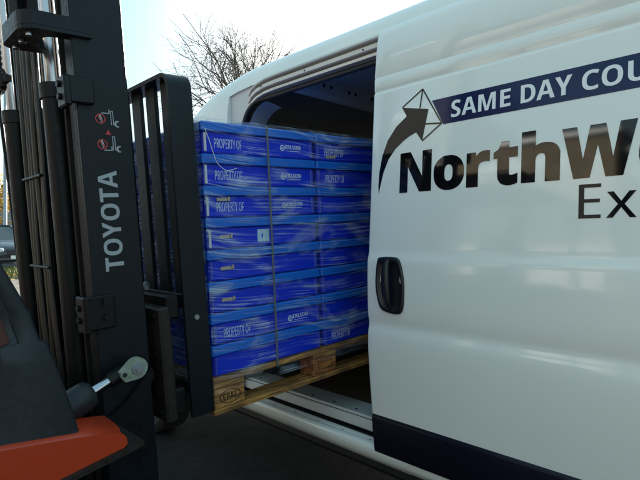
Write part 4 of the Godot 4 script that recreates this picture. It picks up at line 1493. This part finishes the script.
func car(called_label: String, paint: Material, pos: Vector3, turn: float, tall := 1.0):
	var wx := Transform3D(Basis(Vector3.UP, turn), pos)
	var root := thing("parked_car", called_label, "car", wx, "cars parked beyond the verge")
	# side profile along x (front at +x), loft across z
	var low := [[-2.05, 0.42], [-2.0, 0.30], [-1.6, 0.22], [1.7, 0.22], [2.0, 0.28], [2.08, 0.42]]
	var topl := [[-2.05, 0.75], [-2.0, 0.95], [-1.85, 1.0], [-1.2, 0.98], [0.75, 0.98], [1.3, 0.90], [1.8, 0.78], [2.02, 0.66], [2.08, 0.5]]
	var st := begin()
	var rows := []
	for sgn in [-1.0, -0.93, -0.5, 0.0, 0.5, 0.93, 1.0]:
		var row := []
		var zz: float = sgn * 0.86
		var dip := 0.14 * pow(absf(sgn), 6)
		for p in topl: row.append(Vector3(p[0] * (1.0 - 0.03 * sgn * sgn), (p[1] - dip * 0.8) * tall, zz))
		rows.append(row)
	sheet(st, rows, 1)
	for sgn in [-1.0, 1.0]:
		for k in topl.size() - 1:
			var a := Vector3(topl[k][0] * 0.97, (topl[k][1] - 0.112) * tall, sgn * 0.86)
			var b := Vector3(topl[k + 1][0] * 0.97, (topl[k + 1][1] - 0.112) * tall, sgn * 0.86)
			quad(st, a, b, Vector3(b.x, 0.24, sgn * 0.84), Vector3(a.x, 0.24, sgn * 0.84))
	quad(st, Vector3(2.02, 0.5, -0.86), Vector3(2.02, 0.5, 0.86), Vector3(1.98, 0.24, 0.84), Vector3(1.98, 0.24, -0.84))
	quad(st, Vector3(-1.99, 0.7, -0.86), Vector3(-1.99, 0.7, 0.86), Vector3(-1.98, 0.24, 0.84), Vector3(-1.98, 0.24, -0.84))
	put("body", fin(st), paint, root, wx)
	# greenhouse
	st = begin()
	var g0 := [[-1.75, 0.95], [0.95, 0.93]]
	var g1 := [[-1.2, 1.44], [0.15, 1.46]]
	var c := [Vector3(-1.75, 0.93 * tall, -0.76), Vector3(0.98, 0.92 * tall, -0.76), Vector3(0.98, 0.92 * tall, 0.76), Vector3(-1.75, 0.93 * tall, 0.76)]
	var t := [Vector3(-1.15, 1.44 * tall, -0.58), Vector3(0.12, 1.45 * tall, -0.58), Vector3(0.12, 1.45 * tall, 0.58), Vector3(-1.15, 1.44 * tall, 0.58)]
	for k in 4:
		quad(st, c[k], c[(k + 1) % 4], t[(k + 1) % 4], t[k])
	put("windows", fin(st), M.glass, root, wx)
	put("roof", box_mesh(Vector3(1.36, 0.05, 1.22), 0.022, Vector3(-0.51, 1.45 * tall, 0)), paint, root, wx)
	for k in 4:
		put("roof_pillar", tube_mesh([c[k], t[k]], 0.035, 6), paint, root, wx)
	for s in [-1, 1]:
		put("headlight", box_mesh(Vector3(0.16, 0.15, 0.36), 0.045, Vector3(1.97, 0.63 * tall, s * 0.62)), M.lamp_glass, root, wx)
		put("mirror", box_mesh(Vector3(0.12, 0.13, 0.2), 0.04, Vector3(0.72, 0.98 * tall, s * 0.93)), paint, root, wx)
		for wxx in [1.28, -1.28]:
			var wh := put("wheel", tube_mesh([Vector3(wxx, 0.31, s * 0.70), Vector3(wxx, 0.31, s * 0.72), Vector3(wxx, 0.31, s * 0.87), Vector3(wxx, 0.31, s * 0.88)], [0.27, 0.31, 0.31, 0.27], 22), M.tyre, root, wx)
			put("rim", tube_mesh([Vector3(wxx, 0.31, s * 0.872), Vector3(wxx, 0.31, s * 0.886)], 0.2, 16), M.alloy, wh, wx)
	put("grille", box_mesh(Vector3(0.05, 0.16, 0.78), 0.02, Vector3(2.045, 0.58 * tall, 0)), M.handle, root, wx)
	put("number_plate", box_mesh(Vector3(0.02, 0.11, 0.52), 0.004, Vector3(2.045, 0.41, 0)), M.plate, root, wx)
	put("bumper", box_mesh(Vector3(0.14, 0.18, 1.6), 0.05, Vector3(1.97, 0.36, 0)), paint, root, wx)

func box_building(called: String, label: String, p: Vector3, s: Vector3, m: Material, windows: Array, wm: Material, face: String):
	var root := thing(called, label, "building", at(p))
	put("wall", box_mesh(s, 0.02, p + Vector3(0, s.y / 2, 0)), m, root)
	put("roof", box_mesh(Vector3(s.x + 0.3, 0.18, s.z + 0.3), 0.03, p + Vector3(0, s.y + 0.09, 0)), M.galv, root)
	for w in windows:
		# w: along, y, width, height, kind
		var c: Vector3
		var sz: Vector3
		if face == "x":
			c = p + Vector3(s.x / 2 + 0.01, w[1], w[0])
			sz = Vector3(0.06, w[3], w[2])
		else:
			c = p + Vector3(w[0], w[1], s.z / 2 + 0.01)
			sz = Vector3(w[2], w[3], 0.06)
		var fr := put("window" if w[4] else "shutter_door", box_mesh(sz, 0.015, c), M.plate if w[4] else wm, root)
		if w[4]:
			put("pane", box_mesh(sz * (Vector3(1, 0.84, 0.88) if face == "x" else Vector3(0.88, 0.84, 1)) + (Vector3(0.02, 0, 0) if face == "x" else Vector3(0, 0, 0.02)), 0.004, c), M.glass, fr)

func build_background():
	# bare tree behind the van
	bare_tree(11.6, 16.7, "bare winter tree with fine twigs rising behind the van roof", 29)
	# grass verge and fallen leaves
	var st := begin()
	var rows := []
	for i in 10:
		var d := 15.8 + 0.3 * i
		var row := []
		for k in 41:
			var x := -2.0 + k * 0.6
			row.append(Vector3(x, ground_y(d) + 0.03 + 0.05 * sin(i * 1.3 + k * 2.7) * sin(PI * i / 9.0) + (0.0 if i > 0 and i < 9 else -0.05), -d))
		rows.append(row)
	sheet(st, rows, 0)
	var verge := put("grass_verge", fin(st), M.soil, self)
	tag(verge, "strip of rough grass between yard and car park", "verge", "", "structure")
	rng.seed = 77
	var mm := MultiMesh.new()
	mm.transform_format = MultiMesh.TRANSFORM_3D
	var bl := begin()
	for k in 4:
		var a := TAU * k / 4 + 0.3
		var o := Vector3(cos(a), 0, sin(a)) * 0.02
		tri(bl, o + Vector3(-0.012, 0, 0).rotated(Vector3.UP, a), o + Vector3(0.012, 0, 0).rotated(Vector3.UP, a), o * 3.0 + Vector3(0, 0.11, 0))
	mm.mesh = fin(bl)
	mm.instance_count = 9000
	for k in 9000:
		var d := rng.randf_range(15.85, 18.45)
		var x := rng.randf_range(-2, 22)
		mm.set_instance_transform(k, Transform3D(Basis(Vector3.UP, rng.randf() * TAU).scaled(Vector3.ONE * rng.randf_range(0.6, 1.4)), Vector3(x, ground_y(d) + 0.02, -d)))
	var gi := MultiMeshInstance3D.new()
	gi.name = "grass"
	gi.multimesh = mm
	gi.material_override = M.grass
	add_child(gi)
	tag(gi, "short yellowish grass growing on the verge", "grass", "", "stuff")
	var lm := MultiMesh.new()
	lm.transform_format = MultiMesh.TRANSFORM_3D
	var lf := begin()
	quad(lf, Vector3(-0.05, 0, 0), Vector3(0, 0.01, 0.035), Vector3(0.05, 0, 0), Vector3(0, 0.012, -0.035))
	lm.mesh = fin(lf)
	lm.instance_count = 1500
	for k in 1500:
		var d := rng.randf_range(15.0, 18.6)
		lm.set_instance_transform(k, Transform3D(Basis(Vector3.UP, rng.randf() * TAU).rotated(Vector3.RIGHT, rng.randf_range(-0.4, 0.4)), Vector3(rng.randf_range(-2, 22), ground_y(d) + rng.randf_range(0.07, 0.12), -d)))
	var li := MultiMeshInstance3D.new()
	li.name = "fallen_leaves"
	li.multimesh = lm
	li.material_override = M.leaf_litter
	add_child(li)
	tag(li, "yellow fallen leaves scattered over the grass verge", "leaves", "", "stuff")
	# parked cars
	car("dark parked car with pale number plate facing the yard", M.paint_dark, Vector3(3.95, ground_y(20.6), -20.3), deg_to_rad(-78), 1.0)
	car("silver parked car beside the dark car", M.paint_silver, Vector3(6.9, ground_y(22), -22.4), deg_to_rad(-80), 1.0)
	car("tall blue people carrier parked behind the dark car", M.paint_blue, Vector3(4.3, ground_y(26), -25.2), deg_to_rad(-25), 1.4)
	# lamp post
	var lp := Vector3(6.0, ground_y(26.5), -27.6)
	var lr := thing("lamp_post", "tall grey steel lamp post behind the parked cars", "lamp post", at(lp))
	put("pole", tube_mesh([lp, lp + Vector3(0, 1.2, 0), lp + Vector3(0, 1.25, 0), lp + Vector3(0, 8, 0)], [0.11, 0.11, 0.085, 0.06], 12), M.galv, lr)
	put("arm", tube_mesh([lp + Vector3(0, 7.9, 0), lp + Vector3(-0.5, 8.1, 0), lp + Vector3(-1.1, 8.15, 0)], 0.035, 8), M.galv, lr)
	put("lamp_head", box_mesh(Vector3(0.5, 0.1, 0.22), 0.03, lp + Vector3(-1.3, 8.12, 0)), M.handle, lr)
	# yellow trees and low buildings
	leafy_tree(7.5, 38.0, 5.4, "yellow-leaved autumn tree behind the lamp post", 101)
	leafy_tree(12.5, 40.0, 6.0, "yellow-leaved autumn tree beyond the blue shed", 102)
	leafy_tree(2.5, 41.0, 5.6, "yellow-leaved autumn tree left of the lamp post", 103)
	var ws := []
	for k in 5: ws.append([-9.0 + k * 4.5, 1.4, 1.6, 1.0, 1])
	box_building("low_shed", "low blue-grey industrial shed beyond the parked cars", Vector3(9, 0.5, -47), Vector3(26, 4.2, 8), M.cladding_blue, ws, M.shutter, "z")
	# buildings across the yard, which the glossy lettering and paint mirror
	var wb := []
	for k in 2:
		wb.append([-1.2 + k * 2.6, 1.45, 2.2, 2.8, 0])
	box_building("brown_workshop", "sunlit brown rendered workshop with pale shutter doors across the yard", Vector3(-16, 0, -7.1), Vector3(8, 5.9, 5.2), M.wall_brown, wb, M.shutter, "x")
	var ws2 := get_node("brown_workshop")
	put("added_dark_band", box_mesh(Vector3(0.3, 1.5, 5.2), 0.03, Vector3(-11.9, 3.75, -7.1)), M.cladding, ws2)  # added dark band, stands in for the shaded lower wall when mirrored
	box_building("dark_warehouse", "long dark grey clad warehouse beside the brown workshop", Vector3(-17, 0, 8), Vector3(9, 5.4, 25), M.cladding, [[-7, 1.8, 3.2, 3.4, 0], [0, 1.8, 3.2, 3.4, 0]], M.shutter, "x")
	box_building("added_tall_block", "unseen tall dark block added behind the forklift to darken the mirrored emblem", Vector3(-16.5, 0, -16.8), Vector3(9, 9.0, 14.0), M.cladding, [[-3, 1.9, 3.2, 3.6, 0], [3, 1.9, 3.2, 3.6, 0]], M.shutter, "x")  # unseen, added tall and dark so the mirrored emblem stays dark
